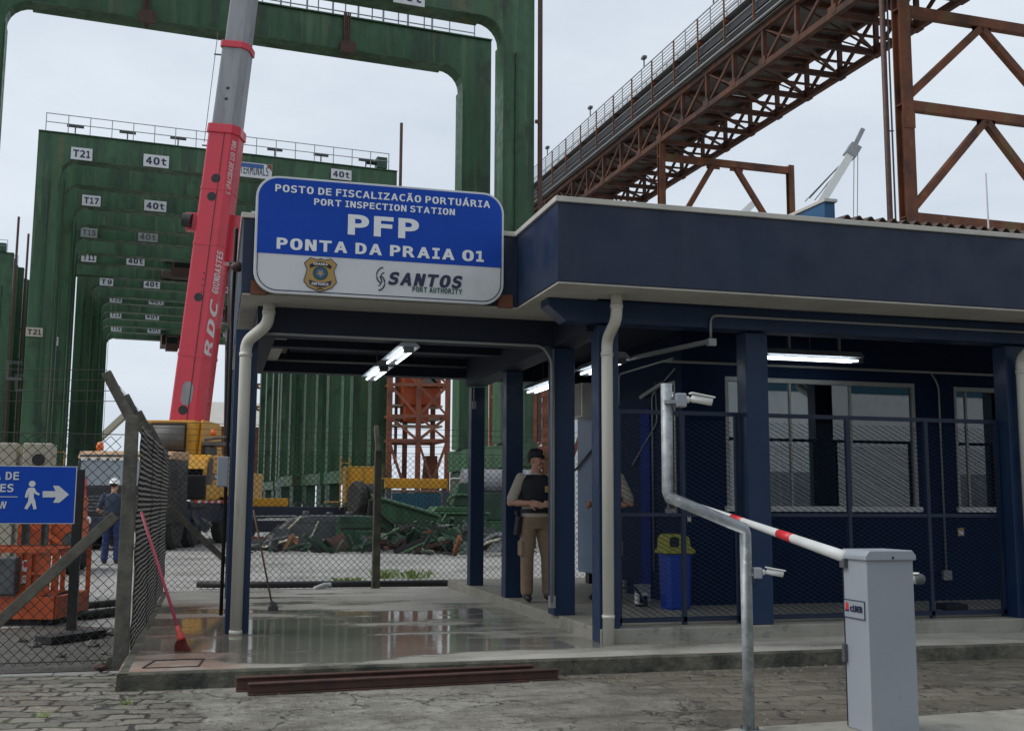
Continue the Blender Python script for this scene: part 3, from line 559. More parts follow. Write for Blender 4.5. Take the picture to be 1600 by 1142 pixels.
# lamps
def lamp(c, along, length, label, stem=.3):
    a = Vector((1,0,0)) if along == 'x' else Vector((0,1,0)); p = Vector((0,1,0)) if along == 'x' else Vector((1,0,0)); c = Vector(c)
    t = thing('fluorescent_lamp', label, 'lamp', c, 0, 'fluorescent lamps under the canopy')
    m3 = Matrix((a, p, Vector((0,0,1)))).transposed()
    vs = [(-length/2,-.05,.07),(-length/2,.05,.07),(-length/2,.12,.0),(-length/2,-.12,.0)]
    vs = [c + m3 @ Vector((sx*length/2, y, z)) for sx in (-1,1) for _, y, z in vs]
    MB().add(vs, [(0,1,2,3),(7,6,5,4),(0,4,5,1),(1,5,6,2),(2,6,7,3),(3,7,4,0)]).build('housing', M['grey'], t)
    for sgn in (-1,1):
        MB().tube([c + p*.05*sgn - a*(length/2-.05) - Vector((0,0,.035)), c + p*.05*sgn + a*(length/2-.05) - Vector((0,0,.035))], .013, 10).build('tube', M['tube'], t, smooth=True)
    for q in (-1,1): MB().box(c + a*q*(length/2-.025) - Vector((.05,.05,.055)), c + a*q*(length/2-.025) + Vector((.05,.05,-.001))).build('socket', M['greydark'], t)
    MB().tube([c + Vector((0,0,.071)), c + Vector((0,0,.071+stem))], .008, 6).build('hanger', M['greydark'], t)
lamp((6.62,11.2,3.11), 'x', 1.28, 'long lit strip lamp above the office window', .32)
lamp((1.88,11.55,2.99), 'y', 1.15, 'lit strip lamp under the open canopy, the nearer of its pair', .24)
lamp((1.88,13.25,2.99), 'y', 1.15, 'lit strip lamp under the open canopy, the farther of its pair', .42)
lamp((4.22,11.65,2.97), 'y', 1.25, 'lit strip lamp by the white downpipe beside the office wall', .45)
lamp((4.22,13.95,2.97), 'y', 1.25, 'lit strip lamp seen between two columns above the guard in the cap', .45)

# steel-blue booth with an air conditioner
bo = thing('guard_booth', 'pale steel blue cabin standing raised on the platform behind the columns', 'booth', (5.3,14.4,ZP))
MB().box((5.22,14.10,.42),(7.2,15.5,3.15)).build('cabin', M['booth'], bo, bevel=.02)
MB().box((5.205,14.2,.62),(5.219,15.4,.66)).build('ledge', M['booth'], bo)
for x, y in ((5.4,14.25),(7.0,14.25),(5.4,15.35),(7.0,15.35)): MB().box((x-.08,y-.08,ZP),(x+.08,y+.08,.418)).build('leg', M['blackmetal'], bo)
MB().tube([(5.19,14.5,2.25),(5.19,15.5,1.9)], .018, 8).build('handrail', M['navysteel'], bo, smooth=True)
ac = thing('air_conditioner', 'beige box air conditioner sticking out of the steel blue cabin', 'air conditioner', (5.1,14.8,2.62))
MB().box((4.95,14.5,2.62),(5.218,15.15,3.10)).build('case', M['pvc'], ac, bevel=.015)
g = MB()
for k in range(16): g.box((4.943,14.55,2.65+k*.027),(4.949,15.10,2.662+k*.027))
MB().box((4.946,14.54,2.64),(4.9495,15.11,3.08)).build('grille', M['greydark'], ac); g.build('louvre', M['beige'], ac)
q = aty(372, 422, 10.6); hl = thing('wall_lamp', 'small rusty horn lamp sticking out from the left end of the canopy roof', 'lamp', (q.x,q.y,q.z))
MB().tube([(.17,10.6,q.z+.02),(q.x,10.6,q.z+.0)], .012, 6).build('arm', M['beamrust'], hl); MB().lathe([(.015,-.05),(.045,-.02),(.05,.03),(.012,.11)], (q.x-.03,10.6,q.z), 12, 'x').xf(Matrix.Translation((0,0,0))).build('lamp_shade', M['beamrust'], hl, smooth=True)
# ================================================================ BARRIER, CAMERA POLE
bx0, bx1, by0, by1, bz0, bz1 = 3.60, 3.905, 5.55, 5.80, .13, 1.135
bg_ = thing('barrier_gate', 'grey parking barrier cabinet with a white red-striped boom reaching towards the station', 'barrier', (3.75,5.67,.13))
MB().box((bx0,by0,bz0),(bx1,by1,bz1-.035)).build('cabinet', M['grey'], bg_, bevel=.006)
hood = [(bx0-.014,bz1-.045),(bx0-.014,bz1-.018),(bx0+.012,bz1+.012),(bx1-.012,bz1+.012),(bx1+.012,bz1-.018),(bx1+.012,bz1-.045)]
MB().prism(hood, 'y', by0-.016, by1+.016).build('lid', M['grey'], bg_, bevel=.006)
MB().box((bx0-.004,by1-.012,bz0+.01),(bx0-.0005,by1-.006,bz1-.046)).build('door_seam', M['blackmetal'], bg_)
MB().box((bx0-.022,by1-.03,.50),(bx0-.001,by1-.002,.60)).build('hinge', M['greydark'], bg_)
MB().lathe([(.007,-.004),(.007,0)], ((bx0+bx1)/2+.01,by0-.016,bz1-.030), 10, 'y').build('lock', M['black'], bg_)
b0 = Vector((3.60,5.76,1.10)); b1 = aty(1090,785,9.2); nseg = 40
boom_pts = [b0.lerp(b1, k/8) for k in range(9)]
bo_ = MB().tube(boom_pts, [.036-.018*k/8 for k in range(9)], 12, el=1.0).build('boom', M['whitepaint'], bg_, smooth=True)
def stripe(t0, t1):
    r = lambda t: .036-.018*t+.0012
    return MB().tube([b0.lerp(b1,t0), b0.lerp(b1,t1)], [r(t0), r(t1)], 12)
def t_of(px):                                                         # where along the boom a stripe of the photograph sits
    best = min(range(0, 1001), key=lambda k: abs(proj_x(b0.lerp(b1, k/1000)) - px)); return best/1000
def proj_x(p):
    v = p - CO; d = v.dot(FW); xr = v.dot(RT); dz = math.cos(PITCH)*d + math.sin(PITCH)*v.z; return 800 + FPX*xr/dz
for a, b in ((1241,1219),(1162,1145)): stripe(t_of(a), t_of(b)).build('stripe', M['redtape'], bo_, smooth=True)
MB().box((3.575,5.74,1.04),(3.599,5.79,1.088)).build('hub', M['greydark'], bg_)
pl = MB().box((bx0-.0035,5.575,.755),(bx0-.0005,5.79,.86)).build('nameplate', M['grey'], bg_)
bd = MB()
for (a, b) in (((5.577,.757),(5.788,.757)),((5.577,.858),(5.788,.858)),((5.577,.757),(5.577,.858)),((5.788,.757),(5.788,.858))): bd.bar((bx0-.005,*a),(bx0-.005,*b),.004)
bd.build('frame', M['ink'], pl)
MB().add([(bx0-.0055,5.778,.79),(bx0-.0055,5.735,.79),(bx0-.0055,5.742,.812),(bx0-.0055,5.771,.812)], [(0,1,2,3)]).build('beacon_base', M['ink'], pl)
MB().add([(bx0-.0057,y,z) for y,z in ((5.77,.80),(5.742,.80),(5.742,.833),(5.75,.843),(5.762,.843),(5.77,.833))], [tuple(range(6))]).build('beacon_mark', M['redtape'], pl)
txt('ciDER', (bx0-.005,5.722,.793), (0,-1,0), (0,0,1), .125, .036, M['ink'], pl, bold=.03)
# bent galvanised pole with two cameras
cp = thing('camera_pole', 'galvanised steel pipe pole with a slanted dog-leg in front of the station', 'pole', (2.985,5.82,.13))
MB().tube([(2.985,5.82,.13),(2.985,5.82,1.24),(2.985,5.82,1.262),(2.553,5.93,1.445),(2.553,5.935,1.47),(2.553,5.935,2.105)], .0335, 20).build('pipe', M['galv'], cp, smooth=False)
cp.children[0].data.polygons.foreach_set('use_smooth', [len(p.vertices) == 4 for p in cp.children[0].data.polygons])
for i in range(4): MB().lathe([(.008,0),(.008,.02)], (2.985+.047*math.cos(.8+i*1.571),5.82+.047*math.sin(.8+i*1.571),.14), 6).build('bolt', M['greydark'], cp)
MB().tube([(2.985,5.82,.131),(2.985,5.82,.14)], .06, 16).build('flange', M['galv'], cp)
def camera_box(p, yaw, sc_, label, clampz):
    p = Vector(p)
    t = thing('security_camera', label, 'security camera', p, 0, 'security cameras on the barrier posts')
    m = Matrix.Translation(p) @ Matrix.Rotation(yaw, 4, 'Z') @ Matrix.Scale(sc_, 4)
    MB().box((.0,-.05,-.05),(.085,.05,.055)).xf(m).build('junction_box', M['grey'], t, bevel=.008)
    MB().tube([(.085,0,.01),(.115,0,.01)], .026, 12).tube([(.115,0,.01),(.15,0,.012)], .017, 10).xf(m).build('bracket', M['white'], t, smooth=True)
    MB().ball((.152,0,.013), .026, 8).xf(m).build('ball_joint', M['white'], t, smooth=True)
    MB().tube([(.135,-.012,.022),(.285,-.03,-.005)], .031, 16).xf(m).build('camera_body', M['white'], t, smooth=True)
    MB().obox((.212,-.022,.042), (.19,.076,.012), Matrix.Rotation(R(10),3,'Y')).xf(m).build('sunshade', M['white'], t, bevel=.004*sc_)
    MB().tube([(.284,-.0302,-.005),(.290,-.0308,-.006)], .026, 14).xf(m).build('lens', M['darkglass'], t)
    MB().tube(bend([(.04,0,-.05),(.04,0,-.10),(.02,0,-.12),(.0,0,-.09)], .03), .006, 6).xf(m).build('cable', M['hose'], t)
    MB().box((-.085,-.047,-.025),(.0,.047,.0)).xf(m).build('clamp', M['galv'], t)
camera_box((2.595,5.92,2.005), R(-6), .78, 'white bullet camera near the tip of the galvanised pole', 0)
camera_box((3.025,5.815,1.01), R(-16), .60, 'white bullet camera strapped low on the galvanised pole', 0)
hc = aty(1432, 897, 6.5)
t = thing('security_camera', 'camera with a round dark lens looking out past the grey barrier cabinet', 'security camera', (hc.x, hc.y, hc.z), 0, 'security cameras on the barrier posts')
MB().tube([(hc.x-.16,hc.y+.14,hc.z+.005),(hc.x+.02,hc.y-.02,hc.z)], .034, 16).build('camera_body', M['white'], t, smooth=True)
MB().lathe([(.034,-.006),(.036,.0),(.036,.02),(.026,.022)], (hc.x+.02,hc.y-.045,hc.z), 16, 'y').build('lens_hood', M['greydark'], t, smooth=True)
MB().lathe([(.0255,-.003),(.026,.0)], (hc.x+.02,hc.y-.046,hc.z), 16, 'y').build('lens', M['darkglass'], t)
MB().obox((hc.x-.06,hc.y+.05,hc.z+.036),(.22,.08,.01), Matrix.Rotation(R(-41),3,'Z')).build('sunshade', M['white'], t, bevel=.003)
MB().tube([(hc.x-.15,hc.y+.13,hc.z-.03),(hc.x-.15,hc.y+.13,0.004)], .028, 12).build('post', M['galv'], t, smooth=True)

# ================================================================ THINGS ON AND BY THE SLAB
p0 = aty(217, 806, 10.15); br = thing('broom', 'red broom with a pink handle leaning on the mesh fence', 'broom', (-.2,9.95,ZS))
p0.x = -.60; p1 = Vector((-.235,9.98,.30))
MB().tube([p1, p0], .0135, 10).build('handle', M['pink'], br, smooth=True)
d = (p1-p0).normalized()
MB().tube([p1 - d*.05, p1, p1 + d*.05, p1 + d*.075], [.017,.022,.032,.036], 10).build('socket', M['ferrule'], br, smooth=True)
bb = MB(); rnd = random.Random(5)
for k in range(260):
    a = rnd.uniform(-1, 1); b = rnd.uniform(-.5, .5); s0 = p1 + d*.07 + Vector((a*.032, b*.03, 0)); e = Vector((-.20 + a*.062 + rnd.uniform(-.01,.01), 9.97 + b*.06, ZS + rnd.uniform(.002,.02)))
    md = s0.lerp(e, .6) + Vector((-.012, 0, 0)); bb.tube([s0, md, e], [.0032,.003,.0022], 3, cap=False)
bb.build('bristles', M['broomred'], br)
sq = thing('squeegee', 'thin wooden squeegee leaning against the column behind the white downpipe', 'squeegee', (.73,13.5,ZS))
MB().tube([(.73,13.5,ZS+.05), aty(398,835,13.2)+Vector((0,0,.25))], .011, 8).build('handle', M['wood'], sq, smooth=True)
MB().box((.68,13.46,ZS+.002),(.80,13.50,ZS+.05)).obox((.74,13.47,ZS+.075),(.09,.03,.06), Matrix.Rotation(R(25),3,'Y')).build('blade', M['greydark'], sq, bevel=.006)
def ibeam(p, q, h, w_, t, name, label):
    p = Vector(p); q = Vector(q); d = (q-p).normalized(); s = Vector((d.y,-d.x,0)); mb = MB()
    for c, ww, hh in ((Vector((0,0,h-t/2)), w_, t), (Vector((0,0,t/2)), w_, t), (Vector((0,0,h/2)), t, h-2*t-.002)): mb.bar(p+c, q+c, ww, hh)
    return tag(mb.build(name, M['beamrust'], bevel=.003), label, 'steel beam', 'rusty beams along the slab edge')
ibeam((.30,8.42,.006), (2.73,8.60,.006), .085, .075, .012, 'steel_beam', 'long rusty steel beam on the road, in front of its twin along the slab')
ibeam((.22,8.60,.006), (2.55,8.71,.006), .105, .07, .012, 'steel_beam', 'long rusty steel beam tucked against the slab edge behind its twin')
bn = thing('waste_bin', 'blue bin with an olive yellow swing lid behind the mesh screen', 'bin', (5.0,11.5,ZP))
c = Vector((4.99,11.42,ZP)); BX, BY = .155, .14
vs = []
for z, k in ((0,.86),(.03,.9),(.56,1.0),(.60,1.03)): vs.append([(x*BX*k, y*BY*k, z) for x, y in ((-.7,-1),(.7,-1),(1,-.7),(1,.7),(.7,1),(-.7,1),(-1,.7),(-1,-.7))])
mb = MB(); mb.add([c + Vector(v) for r_ in vs for v in r_], [(i*8+j, i*8+(j+1)%8, i*8+8+(j+1)%8, i*8+8+j) for i in range(3) for j in range(8)] + [tuple(range(7,-1,-1)), tuple(range(24,32))])
mb.build('body', M['binblue'], bn, bevel=.008)
MB().prism([(c.x-.18,c.z+.605),(c.x+.18,c.z+.605),(c.x+.18,c.z+.645),(c.x+.125,c.z+.68),(c.x+.11,c.z+.78),(c.x+.05,c.z+.82),(c.x-.10,c.z+.82),(c.x-.14,c.z+.78),(c.x-.15,c.z+.655),(c.x-.18,c.z+.645)], 'y', c.y-.16, c.y+.16).build('lid', M['binlid'], bn, bevel=.012)
MB().prism(rrect(c.x-.13,c.z+.68,c.x-.02,c.z+.79,.03), 'y', c.y-.166, c.y-.158).build('flap', M['black'], bn)
for px, py, w_, h_, lb in ((1011,925,.16,.2,'small white box on the floor beside the blue bin'),(985,910,.12,.15,'small white box behind the guard at the office corner')):
    q = atz(px, py+14, ZP); t = MB().box((q.x-w_/2,q.y,ZP+.001),(q.x+w_/2,q.y+.12,ZP+h_)).box((q.x-w_/2-.006,q.y-.006,ZP+h_-.02),(q.x+w_/2+.006,q.y+.126,ZP+h_+.008)); tag(t.build('switch_box', M['grey'], bevel=.006), lb, 'box')
fl = thing('floor_floodlight', 'small floodlight with a loop of black cable on the floor by the downpipe', 'floodlight', (4.1,10.4,ZP))
q = atz(1005, 945, ZP)
MB().box((q.x-.06,q.y-.04,ZP+.03),(q.x+.07,q.y+.04,ZP+.15)).build('housing', M['white'], fl, bevel=.008); MB().box((q.x-.03,q.y-.046,ZP+.04),(q.x+.065,q.y-.0405,ZP+.12)).build('lens', M['darkglass'], fl)
MB().tube([(q.x-.06,q.y,ZP+.012),(q.x+.07,q.y,ZP+.012)], .011, 6).build('foot', M['blackmetal'], fl)
q2 = aty(967, 985, 9.98); MB().tube(bend([(q2.x+.02,q2.y,ZP+.01),(q2.x+.03,q2.y+.2,ZP+.28),(q2.x+.2,q2.y+.3,ZP+.33),(q.x-.1,q.y-.1,ZP+.22),(q.x+.02,q.y-.2,ZP+.012),(q.x+.02,q.y-.02,ZP+.05)], .15, 8), .013, 8).build('cable', M['hose'], fl, smooth=True)
q = aty(1500, 932, 10.6)
tag(MB().prism(rrect(q.x-.14,ZP+.001,q.x+.14,ZP+.07,.02), 'y', 10.6, 10.8).build('cable_duct', M['blackmetal'], bevel=.01), 'low black box lying on the platform behind the mesh by the socket', 'box')
for px, py, wy, lb in ((1504,823,11.745,'small yellow and white warning notice on the navy wall under the narrow window'),):
    q = aty(px, py, wy); t = MB().box((q.x-.045,wy-.004,q.z-.05),(q.x+.045,wy-.001,q.z+.05)); o = tag(t.build('notice', M['gold']), lb, 'notice')
    MB().box((q.x-.036,wy-.007,q.z-.04),(q.x+.036,wy-.0045,q.z+.02)).build('paper', M['paper'], o)
q = aty(1053, 823, 11.745); o = tag(MB().box((5.29,11.742,1.20),(5.34,11.747,1.32)).build('notice', M['gold']), 'small yellow and white notice on the navy wall above the blue bin', 'notice'); MB().box((5.295,11.738,1.21),(5.335,11.7415,1.27)).build('paper', M['paper'], o)
q = aty(1362, 668, 11.79); tag(MB().obox((q.x,11.80,q.z),(.08,.003,.09),Matrix.Rotation(R(12),3,'Y')).build('paper_note', M['paper']), 'small white paper note hung inside the office window', 'note')
q = aty(1402, 775, 12.2); bgm = thing('bag', 'black bag standing inside on the office window ledge', 'bag', (q.x,12.2,1.32))
MB().prism([(q.x-.18,1.33),(q.x+.16,1.33),(q.x+.13,1.46),(q.x+.02,1.52),(q.x-.08,1.50),(q.x-.17,1.42)], 'y', 12.1, 12.3).build('body', M['vest'], bgm, bevel=.03); MB().tube(bend([(q.x-.08,12.2,1.49),(q.x-.05,12.2,1.57),(q.x+.05,12.2,1.57),(q.x+.06,12.2,1.5)],.03), .008, 6).build('handle', M['vest'], bgm)
tag(MB().box((8.0,12.0,1.25),(8.52,12.5,1.325)).box((8.05,12.05,ZP+.031),(8.1,12.1,1.249)).box((8.42,12.05,ZP+.031),(8.47,12.1,1.249)).box((8.05,12.4,ZP+.031),(8.1,12.45,1.249)).box((8.42,12.4,ZP+.031),(8.47,12.45,1.249)).build('table', M['beige']), 'small beige table inside the office under the bag', 'table')

# ================================================================ FENCES
def chain(o, du, length, height, cell, wr, mb=None, jit=.0, zj=0):
    """woven wires: each wire zigzags up the fence and meets its neighbours at the diamond corners"""
    o = Vector(o); du = Vector(du).normalized(); n = Vector((-du.y, du.x, 0)); mb = mb or MB(); rnd = random.Random(11)
    nc = int(length/cell); nr = int(height/(cell*.5)); up = Vector((0,0,1))
    def P(i, k): return o + du*(i*cell + (cell/2 if k % 2 else 0)*1.0) + up*(k*cell*.5)
    for i in range(nc):
        for sgn in (1, -1):
            vs = []; fs = []; zo = rnd.uniform(-zj, zj)
            for k in range(nr+1):
                x = (i + .5 + (0 if k % 2 == 0 else .5*sgn))*cell
                bulge = jit*math.sin(x*2.1 + k*.31)*math.sin(k*.17+x)
                c = o + du*x + up*(k*cell*.5 + zo) + n*((wr if sgn > 0 else -wr)*.6 + bulge)
                vs += [c + n*wr, c - n*wr*.5 + du*wr*.87, c - n*wr*.5 - du*wr*.87]
            for k in range(nr):
                for j in range(3): fs.append((k*3+j, k*3+(j+1)%3, k*3+3+(j+1)%3, k*3+3+j))
            mb.add(vs, fs)
    return mb
def post(mb, x, y, z1, arm, s=.054, top=None):
    mb.add([(x+i*s*k, y+j*s*k, z) for z, k in ((-.05,1.12),(z1,1.0)) for i, j in ((-1,-1),(1,-1),(1,1),(-1,1))], [(0,3,2,1),(4,5,6,7),(0,1,5,4),(1,2,6,5),(2,3,7,6),(3,0,4,7)])
    if arm: mb.bar((x,y,z1-.06), (x+arm[0],y+arm[1],z1+arm[2]), .07, .085)
    return mb
ZT = 2.14
f1 = thing('mesh_fence', 'chain link fence running edge-on along the left side of the wet slab', 'fence', (-.72,10.0,0), group='chain link fences')
chain((-.628,10.06,.14), (0,1,0), 6.45, 1.92, .048, .0044, jit=.012, zj=.007).build('mesh', M['wire'], f1, fix=False)
for y in (10.0, 12.15, 14.3, 16.5): post(MB(), -.70, y, ZT, (-.235,0,.37)).build('post', M['post'], f1, bevel=.008)
bw = MB()
for k in range(4): e = .25+.25*k; bw.tube([(-.70-.235*e, 10.0, ZT+.37*e+.02), (-.70-.235*e, 16.5, ZT+.37*e+.02)], .0035, 4)
bw.tube([(-.70,10,2.06),(-.70,16.5,2.06)], .004, 4); bw.tube([(-.70,10,1.0),(-.70,16.5,1.0)], .004, 4)
bw.build('barbed_wire', M['wire'], f1, fix=False)
f2 = thing('mesh_fence', 'chain link fence with a slanted concrete brace behind the blue pedestrian sign', 'fence', (-2.0,10.15,0), group='chain link fences')
chain((-4.3,10.13,.03), (1,0,0), 3.52, 1.95, .090, .0046, jit=.012).build('mesh', M['wire'], f2, fix=False)
MB().bar((-2.02,10.06,.06), (-.80,10.04,1.28), .075, .09).build('brace', M['post'], f2, bevel=.008)
post(MB(), -4.2, 10.05, ZT, (-.235,0,.37)).build('post', M['post'], f2, bevel=.008)
bw = MB()
for k in range(4): e = .28+.24*k; bw.tube([(-4.2-.235*e,10.05,ZT+.37*e+.02)] + [(-4.2-.235*e + (3.5)*t, 10.05-.02*math.sin(t*3.1), ZT+.37*e+.02-.035*math.sin(t*math.pi)) for t in (.25,.5,.75)] + [(-.70-.235*e,10.0,ZT+.37*e+.02)], .0032, 4)
for z in (1.97, 1.02, .05): bw.tube([(-4.2,10.11,z),(-.72,10.11,z+.01)], .0042, 4)
bw.build('barbed_wire', M['wire'], f2, fix=False)
f3 = thing('mesh_fence', 'chain link fence across the back of the wet slab with weeds growing at its foot', 'fence', (2.4,16.75,0), group='chain link fences')
chain((-.62,16.75,.06), (1,0,0), 9.6, 2.10, .092, .0046, jit=.012).build('mesh', M['wire'], f3, fix=False)
post(MB(), 2.42, 16.72, 2.2, (0,.28,.38), .052).build('post', M['post'], f3, bevel=.008)
post(MB(), 6.0, 16.72, 2.2, (0,.28,.38), .052).build('post', M['post'], f3, bevel=.008)
MB().bar((-.62,16.72,1.33),(.55,16.72,.24), .07, .085).build('brace', M['post'], f3, bevel=.008)
bw = MB()
for z in (2.16,1.1,.1): bw.tube([(-.62,16.74,z),(9,16.74,z)], .004, 4)
for k in range(4): e = .25+.25*k; bw.tube([(-.9,16.75+.28*e,2.2+.38*e),(2.42,16.75+.28*e,2.17+.38*e),(9,16.75+.28*e,2.2+.38*e)], .0035, 4)
bw.build('barbed_wire', M['wire'], f3, fix=False)
# navy expanded metal screens along the platform
def screen(x0, x1, posts, label):
    t = thing('mesh_screen', label, 'mesh screen', ((x0+x1)/2,9.93,ZP), group='mesh screens on the platform')
    fr = MB(); y0, y1 = 9.905, 9.945
    fr.box((x0,y0,ZP+.03),(x1,y1,ZP+.075)); fr.box((x0,y0,2.275),(x1,y1,2.315))
    for p in posts: fr.box((p-.02,y0,ZP+.002),(p+.02,y1,2.274))
    e = sorted(posts)
    for a, b in zip(e[:-1], e[1:]): fr.box((a+.021,y0+.004,1.285),(b-.021,y1-.004,1.32))
    fr.build('frame', M['navy'], t)
    ms = MB(); cw, ch = .085, .045; nx = int((x1-x0-.04)/cw); nz = int(1.93/ch)
    for i in range(nx):
        for sgn in (1,-1):
            vs = []; fs = []
            for k in range(nz*2+1):
                c = Vector((x0+.03+(i+.5+(0 if k%2==0 else .5*sgn))*cw, 9.925, ZP+.08+k*ch/2)); r_ = .0022
                vs += [c+Vector((0,-.003,0)), c+Vector((r_,.002,r_)), c+Vector((-r_,.002,-r_))]
            for k in range(nz*2):
                for j in range(3): fs.append((k*3+j,k*3+(j+1)%3,k*3+3+(j+1)%3,k*3+3+j))
            ms.add(vs, fs)
    ms.build('mesh', M['wirenavy'], t, fix=False)
screen(3.74, 5.03, (3.76,4.43,5.01), 'navy expanded metal screen between the white downpipe and the next column')
screen(5.30, 8.08, (5.32,6.26,7.19,8.06), 'wide navy expanded metal screen in front of the office windows')
screen(8.38, 10.98, (8.40,9.6,10.96), 'navy expanded metal screen beyond the downpipe at the edge of the photo')

# pedestrian sign wired to the fence
ps = thing('pedestrian_sign', 'blue sign with a white walking figure and an arrow on the fence', 'sign', (-1.6,9.95,1.2))
px0, px1, pz0, pz1, py_ = -2.35, -1.118, 1.212, 1.692, 9.92
MB().box((px0,py_,pz0),(px1,py_+.018,pz1)).build('board', M['signwhite'], ps)
MB().box((px0+.006,py_-.002,pz0+.006),(px1-.006,py_+.001,pz1-.006)).build('blue_panel', M['blue'], ps)
def pp(x, y): q = aty(x, y, py_-.003); return (q.x, q.z)
def flat(pts, nm, mt): MB().prism([pp(*q) for q in pts], 'y', py_-.006, py_-.0021).build(nm, M[mt], ps)
flat([(69,775),(89,775),(85,766.5),(94,766.5),(110,780),(95,793),(85.5,793),(90,784.5),(69,785)], 'arrow', 'signwhite')
hd = pp(52.5,764); flat_h = [(hd[0]+.026*math.cos(i*.393), hd[1]+.026*math.sin(i*.393)) for i in range(16)]
fg = MB().prism(flat_h, 'y', py_-.006, py_-.0021)
fg.prism([pp(*q) for q in [(47,770),(56,770),(59,776),(64.5,779.5),(63,782),(57,779.5),(55.5,777),(55,785),(57.5,791),(59.5,803),(55,804),(52,793.5),(45,804),(40.5,802.5),(46.5,791),(47,779),(44.5,786),(41,785),(43.5,775)]], 'y', py_-.0055, py_-.0022)
fg.build('walking_figure', M['signwhite'], ps)
def ptext(s_, xr, yb, cap, h, w_, shear=0, bold=.02):
    q = pp(xr, yb); txt(s_, (q[0]-w_, py_-.003, q[1]), (1,0,0), (0,0,1), w_, h, M['signwhite'], ps, bold=bold, shear=shear)
ptext('SAÍDA DE', 31.5, 758, 11, .066, .43); ptext('PEDESTRES', 23, 777, 11, .066, .52); ptext('PEDESTRIAN', 12.5, 803, 10, .060, .46, .22)
q = pp(30, 784.5); MB().box((px0+.1,py_-.005,q[1]-.003),(q[0],py_-.0022,q[1]+.003)).build('rule', M['signwhite'], ps)

# fine litter on the road: pebbles and chips nobody could count
rnd = random.Random(31); mb = MB()
for k in range(900):
    y = rnd.uniform(5.6, 8.78); x = rnd.uniform(-2.2, 5.5)
    if abs(y-8.7) > .3 and rnd.random() < .35: y = 8.78 - abs(rnd.gauss(0, .12))
    if y < 6.4 and x > 2.6: continue
    r_ = rnd.uniform(.004, .013) if rnd.random() < .93 else rnd.uniform(.014, .024); a = rnd.uniform(0, 6.28)
    q = [Vector((x+r_*math.cos(a+i*1.257)*rnd.uniform(.7,1.2), y+r_*math.sin(a+i*1.257)*rnd.uniform(.7,1.2), .003)) for i in range(5)]; t_ = Vector((x, y, .003+r_*.8))
    mb.add(q + [t_], [(0,1,5),(1,2,5),(2,3,5),(3,4,5),(4,0,5)])
tag(mb.build('gravel', M['stone']), 'scattered pebbles and chips on the road and along the kerb', 'gravel', kind='stuff')
# ================================================================ GREEN GANTRY CRANES
CZ0, CZ1, CXL, CXR, CDY, CAZ = 22.6, 24.17, -6.9, 15.78, 5.76, R(5.46)
def at_ground(px, D): p = atd(px, 780, D); return (p.x, p.y, 0)
def proj(p):
    v = Vector(p) - CO; d = v.dot(FW); dz = math.cos(PITCH)*d + math.sin(PITCH)*v.z; up = -math.sin(PITCH)*d + math.cos(PITCH)*v.z; u, v2 = v.dot(RT)/dz, -up/dz
    c, s = math.cos(ROLL), math.sin(ROLL); return 800 + FPX*(c*u - s*v2), 571 + FPX*(s*u + c*v2)
def solve2(f, x, tgt):                                                # two numbers for which f gives the wanted pixel
    x = list(x)
    for _ in range(30):
        a = f(*x); e = 1e-3; b = f(x[0]+e, x[1]); c = f(x[0], x[1]+e); j = ((b[0]-a[0])/e, (c[0]-a[0])/e, (b[1]-a[1])/e, (c[1]-a[1])/e); dt = j[0]*j[3]-j[1]*j[2]; r0, r1 = tgt[0]-a[0], tgt[1]-a[1]
        x[0] += (r0*j[3]-r1*j[1])/dt; x[1] += (r1*j[0]-r0*j[2])/dt
    return x
def crane_m(ax, D): return Matrix.Translation(at_ground(ax, D)) @ Matrix.Rotation(CAZ, 4, 'Z')
def portal(y0, y1):
    w_, r = 1.34, 1.0; zb = 3.9; p = [(CXL-.1,zb),(CXL-.1,CZ1),(CXR+.1,CZ1),(CXR+.1,zb),(CXR-w_,zb)]
    p += [(CXR-w_-r+r*math.cos(R(a)), CZ0-r+r*math.sin(R(a))) for a in range(0,91,15)]
    p += [(CXL+w_+r-r*math.cos(R(a)), CZ0-r+r*math.sin(R(a))) for a in range(90,-1,-15)] + [(CXL+w_,zb)]
    return MB().prism(p, 'y', y0, y1)
